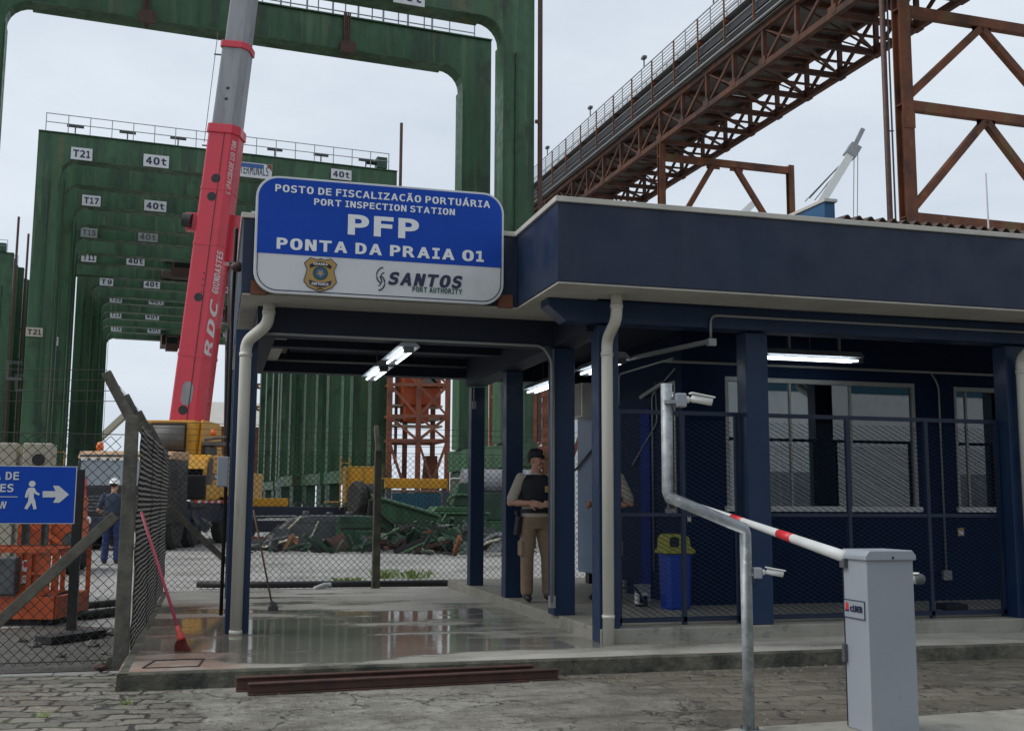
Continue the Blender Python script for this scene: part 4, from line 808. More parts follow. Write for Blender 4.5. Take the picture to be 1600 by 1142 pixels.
def make_crane(label):
    t = thing('gantry_crane', label, 'gantry crane', (0,0,0), group='green yard gantry cranes standing in a row')
    for y in (0, CDY): portal(y-.45, y+.45).build('portal_frame', M['green'], t, bevel=.03)
    for y in (0, CDY):                                                # flanges standing proud along the girder and legs
        f = MB()
        f.box((CXL-.10,y-.56,CZ1+.002),(CXR+.10,y+.56,CZ1+.06)); f.box((CXL+2.3,y-.56,CZ0-.05),(CXR-2.3,y+.56,CZ0-.002))
        for x in (CXL+1.342, CXR-1.377): f.box((x,y-.54,3.92),(x+.036,y+.54,CZ0-1.1))
        f.build('flange', M['green'], t)
    for x in (CXL+.7, CXR-.7):
        MB().box((x-.55,-1.6,2.9),(x+.55,CDY+1.6,3.89)).build('sill_beam', M['green'], t, bevel=.04)
        MB().bar((x,.3,13.2),(x,CDY-.3,15.6),.34).build('tie_brace', M['greend'], t)
        for y in (-.6, CDY+.6):
            b = MB().box((x-.42,y-1.0,1.25),(x+.42,y+1.0,2.89)); b.box((x-.3,y-1.5,.9),(x+.3,y+1.5,1.249)); bb_ = b.build('bogie', M['greend'], t, bevel=.03)
            for q in (-.9,.9): MB().lathe([(.35,-.26),(.66,-.26),(.74,-.18),(.74,.18),(.66,.26),(.35,.26)], (x,y+q,.75), 20, 'x').build('wheel', M['tyre'], t)
        p_ = MB().box((x-.12,-.58,6.0),(x-.02,-.47,CZ0-1.5)); p_.box((x+.2,-.53,4.2),(x+.26,-.47,12)); p_.build('cable_trunk', M['greend'], t)
    MB().tube([(CXR+.32,-.55,4),(CXR+.32,-.55,CZ1+3.5)], .11, 10).box((CXR+.1,-.6,9),(CXR+.32,-.5,9.15)).box((CXR+.1,-.6,12),(CXR+.32,-.5,12.15)).box((CXR+.1,-.6,15),(CXR+.32,-.5,15.15)).box((CXR+.1,-.6,18),(CXR+.32,-.5,18.15)).build('standpipe', M['beamrust'], t)
    for y in (-.42, CDY+.42):
        r_ = MB(); n = 17
        for k in range(n+1): x = CXL+.3+(CXR-CXL-.8)*k/n; r_.box((x-.025,y-.025,CZ1+.061),(x+.025,y+.025,CZ1+1.25))
        for z in (.65, 1.2): r_.box((CXL+.3,y-.02,CZ1+z),(CXR-.5,y+.02,CZ1+z+.045))
        r_.build('railing', M['galvrail'], t)
    tr = MB().box((CXL,-.1,CZ1+.061),(CXR,.1,CZ1+.16)).box((CXL,CDY-.1,CZ1+.061),(CXR,CDY+.1,CZ1+.16)); tr.build('trolley_rail', M['greydark'], t)
    for k in range(7):
        x = CXL+2+k*3.1
        MB().box((x-.5,-.36,CZ1+.55),(x+.5,-.18,CZ1+.68)).box((x-.04,-.3,CZ1+.17),(x+.04,-.24,CZ1+.549)).build('floodlight', M['greydark'], t)
    MB().box((CXR-1.3,-.4,CZ1+.17),(CXR-.6,.4,CZ1+.95)).tube([(CXR-2.0,0,CZ1+.6),(CXR-1.31,0,CZ1+.6)], .16, 10).build('winch', M['greend'], t)
    ld = MB(); lx_ = CXL+1.5
    for y in (.2,.65): ld.box((lx_,y-.025,4.0),(lx_+.05,y+.025,CZ0-1.2))
    for k in range(44): ld.box((lx_+.01,.226,4.3+k*.38),(lx_+.04,.624,4.34+k*.38))
    ld.build('ladder', M['greend'], t)
    for y in (-.8, CDY+.8):
        z = 8.6; MB().box((CXL-1.0,y-.5,z),(CXL-.15,y+.5,z+.08)).box((CXL-1.0,y-.5,z+1.0),(CXL-.15,y-.46,z+1.05)).box((CXL-1.0,y+.46,z+1.0),(CXL-.15,y+.5,z+1.05)).box((CXL-1.0,y-.5,z),(CXL-.95,y-.45,z+1.0)).box((CXL-1.0,y+.45,z),(CXL-.95,y+.5,z+1.0)).build('service_platform', M['greydark'], t)
    return t
def plate(t, X, z, s_, w_, h, mat='signwhite', tmat='ink', y=-.58, bold=.03):
    m = WM[t.name]; o = MB().box((X-w_/2,y-.03,z-h/2),(X+w_/2,y,z+h/2)).xf(m).build('plate', M[mat], t)
    if s_:
        q = m @ Vector((X-w_*.40,y-.034,z-h*.30)); txt(s_, q, m.to_3x3() @ Vector((1,0,0)), (0,0,1), w_*.80, h*.60, M[tmat], o, bold=bold)
    return o
proto = make_crane('nearest green gantry crane, its tall legs rising just behind the blue PFP sign')
rows = [(213.8, 41.24, None, None, None, 'nearest green gantry crane, its tall legs rising just behind the blue PFP sign'),
 (220.9, 68.3, 'T21', 124, 249, 'green gantry crane marked T21 with white railing along its beam'), (223, 79.0, 'T17', 140, 322, 'green gantry crane marked T17 behind the one marked T21'),
 (213.6, 88.5, 'T15', 137, 371, 'green gantry crane between those marked T17 and T11, its number plate faded'), (195.7, 97.6, 'T11', 137, 410, 'green gantry crane marked T11 with a trolley beside the red boom'),
 (223.6, 108.3, 'T9', 165, 448, 'green gantry crane marked T9'), (231.8, 117.5, 'T23', 180, 475, 'green gantry crane marked T23'), (226.6, 127.4, 'T13', 180, 500, 'green gantry crane marked T13, last but one of the row'), (230.4, 137.6, 'T19', 181, 521, 'green gantry crane marked T19, farthest of the row')]
cranes = []
for i, (ax, D, no, npx, npy, lb) in enumerate(rows):
    c_ = proto if i == 0 else copy_tree(proto)
    if i: c_['label'] = lb
    c_.location = at_ground(ax, D); c_.rotation_euler.z = CAZ; WM[c_.name] = crane_m(ax, D)
    c_.scale = (1,1,1)
    if not i: c_.scale.x = 1.02; c_.location = Vector(c_.location) - Vector((math.cos(CAZ), math.sin(CAZ), 0))*.31; WM[c_.name] = Matrix.Translation(c_.location) @ Matrix.Rotation(CAZ, 4, 'Z') @ Matrix.Diagonal((1.02,1,1,1))
    for ch in c_.children_recursive: WM[ch.name] = WM[c_.name]
    cranes.append(c_)
for (ax, D, no, npx, npy, lb), c_ in zip(rows, cranes):
    cm = WM[c_.name]; at = lambda px, py: solve2(lambda X, z: proj(cm @ Vector((X, -.6, z))), (0, 22), (px, py))
    if no is None: X, z = at(633, -3); plate(c_, X, z, '40t', 1.35, .72); continue
    X, z = at(npx, npy)
    faded = no == 'T15'
    plate(c_, X, max(min(z,23.7),22.95), no, 1.25, .78, 'galvrail' if faded else 'signwhite', 'greydark' if faded else 'ink'); plate(c_, 0, 23.01, '40t', 1.55, .80, 'galvrail' if faded else 'signwhite', 'greydark' if faded else 'ink')
    if D > 70: plate(c_, 6.6 + (D % 3), 23.0, '40t', 1.3, .7)
    if no == 'T21':
        X, z = at(53, 527); plate(c_, X, z, 'T21', .95, .55, 'beige', 'ink', y=-.56)
        X, z = at(394, 271); b = plate(c_, X, z, 'TERMINALS', 2.3, 1.0, bold=.01); m = WM[c_.name]
        MB().box((X-1.1,-.618,z+.16),(X+.6,-.611,z+.44)).xf(m).build('band', M['badgeblue'], b); MB().add([(X+x,-.62,z+q) for x,q in ((.75,.48),(1.13,.48),(1.13,.05))], [(0,1,2)]).xf(m).build('corner_mark', M['rust'], b)
        X, z = at(530, 276); plate(c_, X, z, '40t', 1.4, .7)
    if no == 'T17': X, z = at(84, 541); plate(c_, X, z, '17', .55, .6, y=-.56)
def trolley(t, X, z0, z1, wd):
    m = WM[t.name]; a = MB().box((X-wd/2,.6,z0+.9),(X+wd/2,CDY-.6,z1)); a.box((X-wd*.3,-.9,z0),(X+wd*.35,.58,z0+1.9)); o = a.xf(m).build('trolley', M['beamrust'], t, bevel=.03)
    MB().box((X-wd*.25,-.93,z0+.9),(X+wd*.3,-.905,z0+1.7)).xf(m).build('cab_window', M['darkglass'], o)
    MB().box((X-wd*.5,-.7,z1-1.2),(X-wd*.3,.5,z1)).box((X+wd*.36,-.6,z0+.4),(X+wd*.6,.3,z0+1.2)).xf(m).build('machinery', M['greydark'], o)
trolley(cranes[4], 4.2, 21.8, 24.4, 3.4); trolley(cranes[8], 2.2, 20.5, 24.2, 2.3); trolley(cranes[6], 8.0, 21.2, 24.2, 2.4); trolley(cranes[2], 11.5, 21.2, 24.3, 2.6)
# second row, only its outer legs reach into the photo
for pxr, pyt, lb in ((20, 405, 'green crane leg cut by the left photo edge, nearest of the second row'), (36, 428, 'green gantry crane of the second row with a caged platform on its leg'), (45, 447, 'green gantry crane farthest in the second row, partly behind the leg marked T21')):
    c_ = copy_tree(proto); ax, D = solve2(lambda a, d: proj(crane_m(a, d) @ Vector((15.88, -.45, CZ1))), (-250, 105), (pxr, pyt)); c_.location = at_ground(ax, D); c_.rotation_euler.z = CAZ; c_.scale = (1,1,1)
    c_['label'] = lb; c_['group'] = 'green yard gantry cranes in the second row'

# ================================================================ CONVEYOR GALLERY ON RUSTY TRESTLES
GA = R(-2.2); g_ = Vector((math.sin(GA), math.cos(GA), 0)); gr = Vector((g_.y, -g_.x, 0)); G0 = atd(1029, 218, 57); GW = 3.9; UP = Vector((0,0,1))
def gp(s_, r, z): return G0 + g_*s_ + gr*r + UP*z
gal = thing('conveyor_gallery', 'long elevated rusty conveyor gallery with railings running overhead towards the gantry cranes', 'conveyor', (G0.x, G0.y, 0))
S0, S1, PAN, TH = -32.4, 75.6, 2.7, 1.75
def gb(mb, a, b, w_, h=None): mb.bar(gp(*a), gp(*b), w_, h)
for r in (0, GW):
    mb = MB(); gb(mb,(S0,r,0),(S1,r,0),.26,.26); gb(mb,(S0,r,TH),(S1,r,TH),.24,.26)
    k = 0; s_ = S0
    while s_ < S1-.1:
        gb(mb,(s_,r,.13),(s_,r,TH-.13),.20,.16)
        a, b = ((s_+.1,r,TH-.12),(s_+PAN-.1,r,.12)); gb(mb, a, b, .12, .14)
        if k % 2: gb(mb,(s_+.1,r,.12),(s_+PAN-.1,r,TH-.12),.07,.07)
        gb(mb,(s_-.22,r,-.14),(s_+.22,r,-.14),.34,.03); mb.box(gp(s_,r,0)-Vector((.14,.3,.02)), gp(s_,r,0)+Vector((.14,.3,.34)))
        s_ += PAN; k += 1
    mb.build('truss', M['rustdark'], gal)
s_ = S0; k = 0
while s_ < S1+.1:
    mb = MB()
    gb(mb,(s_,-.05,-.02),(s_,GW+.05,-.02),.17,.24); gb(mb,(s_,0,TH),(s_,GW,TH),.16,.22)
    if s_ < S1-PAN: gb(mb,(s_,.1,.06),(s_+PAN,GW-.1,.06),.09,.09); gb(mb,(s_,.1,TH*.95),(s_,GW-.1,.1),.07,.07); gb(mb,(s_+PAN*.5,.1,.0),(s_+PAN*.5,GW-.1,.0),.08,.10)
    mb.build('cross_beam', M['rustdark'], gal)
    s_ += PAN; k += 1
mb = MB(); rnd = random.Random(2); s_ = S0
while s_ < S1-.1:
    for r0, r1 in ((-.25,1.2),(1.21,2.5),(2.51,GW+.25)):
        z = TH+.18+rnd.uniform(-.03,.03); q = [gp(s_+.02,r0,z),gp(s_+PAN-.02,r0,z),gp(s_+PAN-.02,r1,z),gp(s_+.02,r1,z)]
        mb.add(q + [p+UP*.03 for p in q], [(0,3,2,1),(4,5,6,7),(0,1,5,4),(1,2,6,5),(2,3,7,6),(3,0,4,7)])
    s_ += PAN
mb.build('deck', M['sheet'], gal)
mb = MB(); gb(mb,(S0,-.10,TH+.42),(S1,-.10,TH+.42),.12,.42); gb(mb,(S0,-.30,TH+.95),(S1,-.30,TH+.95),.12,.30); gb(mb,(S0,1.9,TH+.8),(S1,1.9,TH+.8),2.4,.9); gb(mb,(S0,-.22,TH+.85),(S1,-.22,TH+.85),.05,1.15); mb.build('belt_cover', M['blackbelt'], gal)
mb = MB()
for r, z, w_ in ((-.42,TH+.22,.075),(-.40,TH+.62,.05),(-.40,TH+1.18,.04)): mb.tube([gp(S0,r,z),gp(S1,r,z)], w_/1.5, 8)
mb.build('pipe', M['galvrail'], gal, smooth=True)
s_ = S0
while s_ < S1:
    mb = MB(); gb(mb,(s_,-.50,TH+.3),(s_,-.50,TH+2.7),.07,.07); gb(mb,(s_,-.46,TH+1.45),(s_,.55,TH+1.45),.12,.18); s_ += PAN
    mb.build('bracket', M['rust'], gal)
mb = MB(); gb(mb,(S0,-.05,TH+1.6),(S1,-.05,TH+1.6),.85,.05)
for r in (-.50, .40):
    s_ = S0
    while s_ < S1: gb(mb,(s_,r,TH+1.6),(s_,r,TH+2.75),.045,.045); s_ += PAN*.5
    for z in (1.8,1.98,2.16,2.34,2.52,2.72): gb(mb,(S0,r,TH+z),(S1,r,TH+z),.032 if z < 2.7 else .05,.032 if z < 2.7 else .05)
mb.build('walkway_railing', M['galvrail'], gal)
s_ = S0+1
while s_ < S1:
    MB().bar(gp(s_,-.5,TH+2.75), gp(s_,-.5,TH+3.2), .06).obox(gp(s_,-.5,TH+3.28), (.22,.36,.14)).build('lamp', M['greydark'], gal); s_ += PAN*3
def trestle(s_, levels, zt, sp, cw, label, off=0.0, stub=None, mid=.5, spread=.0):
    t = thing('trestle', label, 'trestle', (gp(s_,0,0).x, gp(s_,0,0).y, 0), group='rusty trestles under the conveyor gallery')
    ca = R(4); cx = gr
    A = gp(s_,off,0); A.z = 0; B = A + cx*sp
    def col(P, z1):                                                   # H section: two flanges and a web
        mb = MB()
        for q in (-1,1): mb.bar(P+g_*q*cw*.45, P+g_*q*cw*.45+UP*z1, cw, .05, g_)
        mb.bar(P, P+UP*z1, .05, cw*.86, g_); return mb
    def col2(P, z1):
        mb = MB(); mb.box((-cw/2,-cw/2,0),(cw/2,-cw/2+.05,z1)); mb.box((-cw/2,cw/2-.05,0),(cw/2,cw/2,z1)); mb.box((-.03,-cw/2+.051,0),(.03,cw/2-.051,z1))
        for z in [l for l in levels] : mb.box((-cw/2+.01,-cw/2+.052,z-.02),(cw/2-.01,cw/2-.052,z+.02)); mb.box((-cw/2-.02,-cw/2-.03,z-.9),(cw/2+.02,-cw/2-.001,z-.3)) if z < zt-3 else None
        return mb.xf(Matrix.Translation(P) @ Matrix.Rotation(-GA, 4, 'Z'))
    col2(A, zt).build('column', M['rust'], t); col2(B, stub or zt).build('column', M['rust'], t)
    prev = 0
    for z in levels:
        MB().bar(A+UP*z+cx*cw*.5, B+UP*z-cx*cw*.5, .30, .36).build('beam', M['rust'], t)
        mb = MB(); m1 = A.lerp(B, mid-spread)+UP*(z-.18); m2 = A.lerp(B, mid+spread)+UP*(z-.18)
        mb.bar(A+UP*(prev+.4)+cx*cw*.5, m1, .25, .26); mb.bar(B+UP*(prev+.4)-cx*cw*.5, m2, .25, .26); mb.build('brace', M['rust'], t)
        for P_ in (m1, m2): MB().box(P_-Vector((.4,.05,-.01)), P_+Vector((.4,-.04,-.20))).build('gusset', M['rust'], t)
        prev = z
    return t
sA = (37.7-57)/g_.dot(FW)
zA = lambda y: atd(1420, y, 37.7).z - .2
trestle(sA, [zA(325), zA(150), zA(2)], G0.z+.0, 7.0, .46, 'tall rusty trestle with bolted braces rising right behind the office roof', off=.0)
zB = atd(1035, 243, 57).z
trestle(0, [zB-10.5, zB-5.3, zB], G0.z-.14, 7.9, .34, 'rusty trestle seen above the white coping with an inverted V of braces', off=.0, stub=zB+.3, mid=.48, spread=.09)
trestle(19, [zB-10.5, zB-5.3, zB], G0.z-.14, 7.9, .34, 'rusty trestle far down the conveyor, mostly hidden behind the roof', off=.0)
q = gp(sA, -.78, 0); rp_ = thing('riser_pipe', 'thin rust-brown riser pipe with a cable strapped beside the tall trestle column', 'pipe', (q.x,q.y,0))
MB().tube([(q.x,q.y,0),(q.x,q.y,24)], .10, 10).build('pipe', M['beamrust'], rp_, smooth=True); MB().tube([(q.x+.22,q.y,0),(q.x+.22,q.y,24)], .035, 6).build('cable', M['greydark'], rp_)
MB().bar((q.x,q.y,14.6),(q.x+.9,q.y+.9,15.0),.05).bar((q.x,q.y,8.0),(q.x+.3,q.y,8.1),.05).build('clamp', M['beamrust'], rp_)

# far things above the roof line
lc = thing('harbour_crane', 'pale luffing harbour crane boom pointing up far beyond the trestles', 'crane', at_ground(1260,150))
a, b = atd(1260,345,150), atd(1326,234,150); mb = MB().bar(a, b, 1.5, 1.1); mb.build('boom', M['whitepaint'], lc)
MB().bar(b-(b-a).normalized()*.5, b+(b-a).normalized()*1.2, 1.9, 1.6).bar(b, atd(1344,196,150), .6, .6).build('boom_head', M['silver'], lc)
mb = MB()
for px, py in ((1262,305),(1255,310),(1270,308)): mb.tube([b, atd(px,py,150)], .07, 4)
for dx in (5,11): mb.tube([b+RT*dx*.088, atd(1326+dx,340,150)], .06, 4)
mb.build('rope', M['greydark'], lc); MB().bar(atd(1215,440,150), a, 3.0, 2.4).box(Vector(at_ground(1215,150))-Vector((2.5,2.5,0)), Vector(at_ground(1215,150))+Vector((2.5,2.5,32))).build('tower', M['whitepaint'], lc)
lc2 = thing('harbour_crane', 'tiny pale crane jib tip showing over the white coping', 'crane', at_ground(1165,190)); MB().bar(atd(1152,335,190), atd(1180,309,190), 1.1, 1.1).bar(atd(1150,345,190), atd(1168,327,190), 1.9, 1.6).box(Vector(at_ground(1150,190))-Vector((1,1,0)), Vector(at_ground(1150,190))+Vector((1,1,48))).build('jib', M['whitepaint'], lc2)
q = aty(1542, 345, 13.5); tag(MB().tube([(q.x,q.y,4.6),(q.x,q.y,aty(1542,263,13.5).z)], [.018,.011], 6).build('antenna', M['whitepaint']), 'thin white aerial rod standing up from the brown corrugated roof', 'antenna')

# ================================================================ MOBILE CRANE
D0 = 31.6; tf = at_ground(190, D0); TA = R(16)
mc = thing('mobile_crane', 'mobile crane truck with a yellow body and a long red and grey telescopic boom raised', 'mobile crane', tf, -TA)
TM = WM[mc.name]
def tb(mb, name, mat, bevel=0, smooth=False, parent=mc): return mb.xf(TM).build(name, M[mat], parent, smooth, bevel)
cabp = [(.05,.75),(.0,1.0),(-.02,1.75),(.22,2.72),(.35,2.84),(1.9,2.84),(1.9,.75)]
cb = tb(MB().prism([(y,z) for y,z in cabp], 'x', -1.36, 1.36), 'driving_cab', 'blackmetal', bevel=.05)
tb(MB().box((-1.30,-.04,.99),(1.30,-.021,1.80)), 'front_panel', 'black', parent=cb)
tb(MB().prism([(.17,2.62),(.33,2.86),(1.92,2.90),(1.92,2.62)], 'x', -1.38, 1.38), 'cab_roof', 'tan', bevel=.05, parent=mc)
tb(MB().add([(-1.25,-.012,1.86),(1.25,-.012,1.86),(1.22,.165,2.58),(-1.22,.165,2.58),(-1.25,.03,1.86),(1.25,.03,1.86),(1.22,.21,2.58),(-1.22,.21,2.58)], [(0,1,2,3),(7,6,5,4),(0,4,5,1),(1,5,6,2),(2,6,7,3),(3,7,4,0)]), 'windscreen', 'cabglass', parent=cb)
fr = MB()
for k in range(9): x = -1.15+k*.28; fr.box((x-.09,.12,2.575),(x+.09,.14,2.66))
tb(fr, 'sun_strip', 'whitepaint', parent=cb)
tb(MB().box((-1.3,-.12,.55),(1.3,.04,.98)), 'bumper', 'navysteel', bevel=.04); gl = MB()
for k in range(5): gl.box((-.9,-.055,1.12+k*.1),(.9,-.041,1.17+k*.1))
tb(gl, 'grille', 'greydark', parent=cb)
for x in (-1.08, 1.08): tb(MB().box((x-.16,-.14,.66),(x+.16,-.121,.88)), 'headlight', 'whitepaint', bevel=.02)
tb(MB().box((-.12,-.06,1.48),(.12,-.041,1.60)), 'emblem', 'whitepaint', parent=cb)
for x in (-.95,): tb(MB().lathe([(.10,0),(.11,.10),(.08,.22),(.02,.25)], (x,.75,2.9), 14), 'beacon', 'beacon', smooth=True)
for x in (-1.55, 1.55): tb(MB().box((x-.1,-.1,1.75),(x+.1,.02,2.35)).bar((x*.93,.0,2.3),(x,-.05,2.3),.04), 'mirror', 'black', bevel=.02)
tb(MB().box((-1.33,1.95,.75),(1.33,12.3,1.36)), 'chassis', 'navysteel', bevel=.03)
tb(MB().box((-1.36,1.95,1.365),(1.36,12.2,1.43)), 'deck', 'greydark')
rl = MB(); rs = MB()
for k in range(26): (rl if k % 2 else rs).box((1.362,2.6+k*.36,1.37),(1.368,2.96+k*.36,1.46))
tb(rl, 'reflective_tape', 'whitepaint'); tb(rs, 'reflective_tape', 'redtape')
for y in (1.15, 3.0, 6.6, 8.2, 10.2):
    for x in (-1.12, 1.12):
        wv = tb(MB().lathe([(.30,-.20),(.60,-.21),(.70,-.12),(.70,.12),(.60,.21),(.30,.20)], (x,y,.70), 24, 'x'), 'wheel', 'tyre', smooth=False)
        tb(MB().lathe([(.05,-.12),(.29,-.17),(.29,.17),(.05,.12)], (x,y,.70), 16, 'x'), 'rim', 'greydark', parent=wv)
    if y > 2: tb(MB().box((.6,y-.85,1.2),(1.40,y+.85,1.355)), 'mudguard', 'blackmetal', bevel=.03)
# operator cab, superstructure
oc = tb(MB().prism([(3.4,1.46),(3.4,2.45),(3.55,2.75),(3.9,2.92),(5.1,2.92),(5.1,1.46)], 'x', .45, 1.45), 'operator_cab', 'yellow', bevel=.06)
tb(MB().add([(1.456,y,z) for y,z in ((3.5,1.95),(3.5,2.42),(3.62,2.68),(3.9,2.82),(4.15,2.82),(4.15,1.95))], [tuple(range(6))]), 'side_window', 'darkglass', parent=oc)
tb(MB().box((.55,3.385,1.85),(1.35,3.398,2.45)), 'cab_window', 'darkglass', parent=oc); tb(MB().box((1.457,4.25,2.12),(1.463,5.0,2.32)), 'badge', 'black', parent=oc); tb(MB().box((1.464,4.32,2.17),(1.467,4.93,2.27)), 'badge_mark', 'whitepaint', parent=oc)
tb(MB().box((.85,3.25,1.5),(1.5,3.38,2.25)), 'mirror', 'black', bevel=.03)
sup = tb(MB().box((-1.25,5.2,1.55),(1.4,9.4,2.95)).box((-1.25,5.4,2.951),(.45,8.6,4.15)).prism([(5.6,2.951),(5.9,4.2),(7.9,4.2),(8.4,2.951)], 'x', .46, .58), 'superstructure', 'yellow', bevel=.05)
tb(MB().tube([(-1.0,5.33,3.55),(.1,5.33,3.55)], .42, 20), 'winch_drum', 'sheet', smooth=True); tb(MB().box((-1.05,5.36,3.05),(.15,5.385,4.05)), 'winch_opening', 'black', parent=sup)
tb(MB().box((.62,5.6,3.3),(1.5,6.6,3.42)).box((.7,5.7,2.97),(.9,6.5,3.28)).tube([(.7,5.6,3.5),(1.5,5.6,3.6)], .05, 8), 'hydraulic_block', 'greydark', bevel=.02)
tb(MB().lathe([(.09,0),(.10,.09),(.07,.2),(.02,.22)], (1.0,5.6,3.65), 14), 'beacon', 'beacon', smooth=True)
for y in (5.18,): 
    for z in (2.05, 2.5): tb(MB().lathe([(.18,-.02),(.18,.0)], (.75,y,z), 18, 'y'), 'lamp', 'beige')
tb(MB().box((-1.3,9.45,1.5),(1.3,11.6,2.5)), 'counterweight', 'yellow', bevel=.04)
tb(MB().bar((1.0,3.6,.95),(1.55,3.6,.55),.3).bar((1.15,2.6,1.3),(1.5,2.7,.7),.32,.12), 'step', 'greydark')
# boom
B0 = atd(298, 664, 39.0); B1 = atd(377, 0, 39.0); bd_ = (B1-B0).normalized(); tr_ = TM.to_3x3() @ Vector((1,0,0)); bu = (tr_ - bd_*tr_.dot(bd_)).normalized(); bvv = bu.cross(bd_) * -1
if bvv.dot(TM.to_3x3() @ Vector((0,1,0))) < 0: bvv = -bvv                      # away from the camera
SECT = [(-.52,-.46),(-.46,-.52),(.28,-.52),(.50,-.28),(.50,.40),(.30,.55),(-.30,.55),(-.52,.40)]
def bp_(h, u, v): return B0 + bd_*h + bu*u + bvv*v
def bsec(h0, h1, k0, k1):
    n = len(SECT); vs = [bp_(h, u*k, v*k) for h, k in ((h0,k0),(h1,k1)) for u, v in SECT]
    return MB().add(vs, [tuple(range(n)), tuple(range(2*n-1,n-1,-1))] + [(i,(i+1)%n,n+(i+1)%n,n+i) for i in range(n)])
def hy(py): return (EYE + (779-py)/FPX*39.0 - B0.z)/bd_.z
H1 = hy(190); H2 = hy(45)
bo = bsec(-.3, H1, 1.13, 1.06).build('boom', M['red'], mc, bevel=.02)
bsec(H1+.001, H2, .94, .92).build('boom_section', M['silver'], mc, bevel=.02); bsec(H2+.001, H2+9, .83, .82).build('boom_section', M['silver'], mc, bevel=.02)
bsec(H1-.12, H1+.22, 1.17, 1.15).build('collar', M['red'], bo, bevel=.02); bsec(H2-.15, H2+.10, 1.04, 1.03).build('collar', M['red'], mc, bevel=.02)
for py, k in ((286,1.10),(376,1.115),(553,1.14)): bsec(hy(py)-.05, hy(py)+.05, k, k).build('band', M['red'], bo)
def kk(h): return 1.13 + (1.06-1.13)*(h+.3)/(H1+.3)
for py, uu, rr in ((270,-.04,.17),(300,-.10,.17),(462,-.10,.16),(639,-.12,.17)):
    h = hy(py); z0 = -.52*kk(h); MB().add([bp_(h+rr*math.sin(i*.393), uu+rr*math.cos(i*.393), z0-.004) for i in range(16)], [tuple(range(16))]).build('cover_disc', M['blackmetal'], bo)
h = hy(613); MB().add([bp_(h+dh, -.05+du, -.52*kk(h)-.004) for du, dh in ((-.2,-.25),(-.1,-.42),(.1,-.42),(.2,-.25),(.2,.25),(.1,.42),(-.1,.42),(-.2,.25))], [tuple(range(8))]).build('cover_plate', M['silver'], bo)
for py, uu in ((120,-.05),(138,-.06)): h = hy(py); MB().add([bp_(h+.05*a, uu+.06*b, -.52*.935-.004) for a, b in ((-1,-1),(-1,1),(1,1),(1,-1))], [(0,1,2,3)]).build('slot', M['black'], mc)
for k in range(5): h = hy(423+k*10); MB().add([bp_(h+.03*math.sin(i*1.05), -.02+.03*math.cos(i*1.05), -.52*kk(h)-.004) for i in range(6)], [tuple(range(6))]).build('bolt', M['black'], bo)
MB().tube([bp_(0,.06,-.52*kk(0)-.012), bp_(H1,.06,-.52*kk(H1)-.012)], .012, 4).build('cable', M['blackmetal'], bo)
def btext(s_, py0, py1, f0, f1, bold, shear=.25):                     # lettering on the slanted corner face, reading upwards
    h0, h1 = hy(py0), hy(py1); k = kk((h0+h1)/2); a = Vector((.28,-.52)); b = Vector((.50,-.28)); p = a.lerp(b, f0)*k; q = a.lerp(b, f1)*k
    upv = bp_(0,p.x,p.y) - bp_(0,q.x,q.y); nrm = bd_.cross(upv).normalized()
    off = nrm*.006; txt(s_, bp_(h0,q.x,q.y)+off, bd_, upv, h1-h0, upv.length, M['faded'], bo, bold=bold, shear=shear)
btext('RDC', 556, 462, .12, .98, .025); btext('GUINDASTES', 453, 385, .15, .85, .025); btext('CAPACIDADE 110 TON', 292, 205, .25, .78, .02)
MB().box(bp_(hy(340),-.78,-.1)-Vector((.28,.25,.32)), bp_(hy(340),-.78,-.1)+Vector((.22,.25,.32))).build('hose_reel', M['red'], bo, bevel=.04); MB().tube([bp_(hy(340),-1.08,-.38),bp_(hy(340),-.75,-.38)], .26, 14).build('drum', M['blackmetal'], bo)
MB().tube([bp_(hy(500),.78,.8), bp_(-1.5,.95,2.2)], .17, 14).build('lift_cylinder', M['blackmetal'], mc, smooth=True); MB().tube([bp_(hy(400),.62,.45), bp_(hy(500),.78,.8)], .10, 12).build('piston_rod', M['silver'], mc, smooth=True)
MB().bar(bp_(hy(395),.60,.2), bp_(hy(320),.60,.2), .22, .5, bu).build('bracket', M['red'], bo)
MB().tube([bp_(hy(210),-.72,-.3), bp_(H2+.5,-.75,-.3)], .012, 4).build('wire', M['greydark'], mc)
for h in (hy(215), H2-.4): MB().tube([bp_(h,-.48,-.3), bp_(h,-.78,-.3)], .03, 6).build('sheave', M['greydark'], mc)

# lighting trunking and hanging hoses on the nearest crane only
m = WM[cranes[0].name]; y = CDY-.2
mb = MB().box((3.2,y-.1,CZ1+1.05),(13.0,y+.25,CZ1+1.5))
for k in range(9): mb.box((3.3+k*1.2,y,CZ1+.07),(3.38+k*1.2,y+.08,CZ1+1.049))
mb.xf(m).build('cable_trunking', M['silver'], cranes[0])
for X in (-.2, 8.6):
    mb = MB()
    for k in range(4): mb.tube([(X+k*.09,CDY-.6,CZ1+.2),(X+.05+k*.07,CDY-.62,CZ0+.5),(X+.12+k*.05,CDY-.64,CZ0-.12),(X+.12+k*.05,CDY,CZ0-.2)], .04, 6)
    mb.box((X-.15,CDY-.72,CZ0-.25),(X+.55,CDY-.56,CZ0+.3)).xf(m).build('hose_bundle', M['beamrust'], cranes[0])
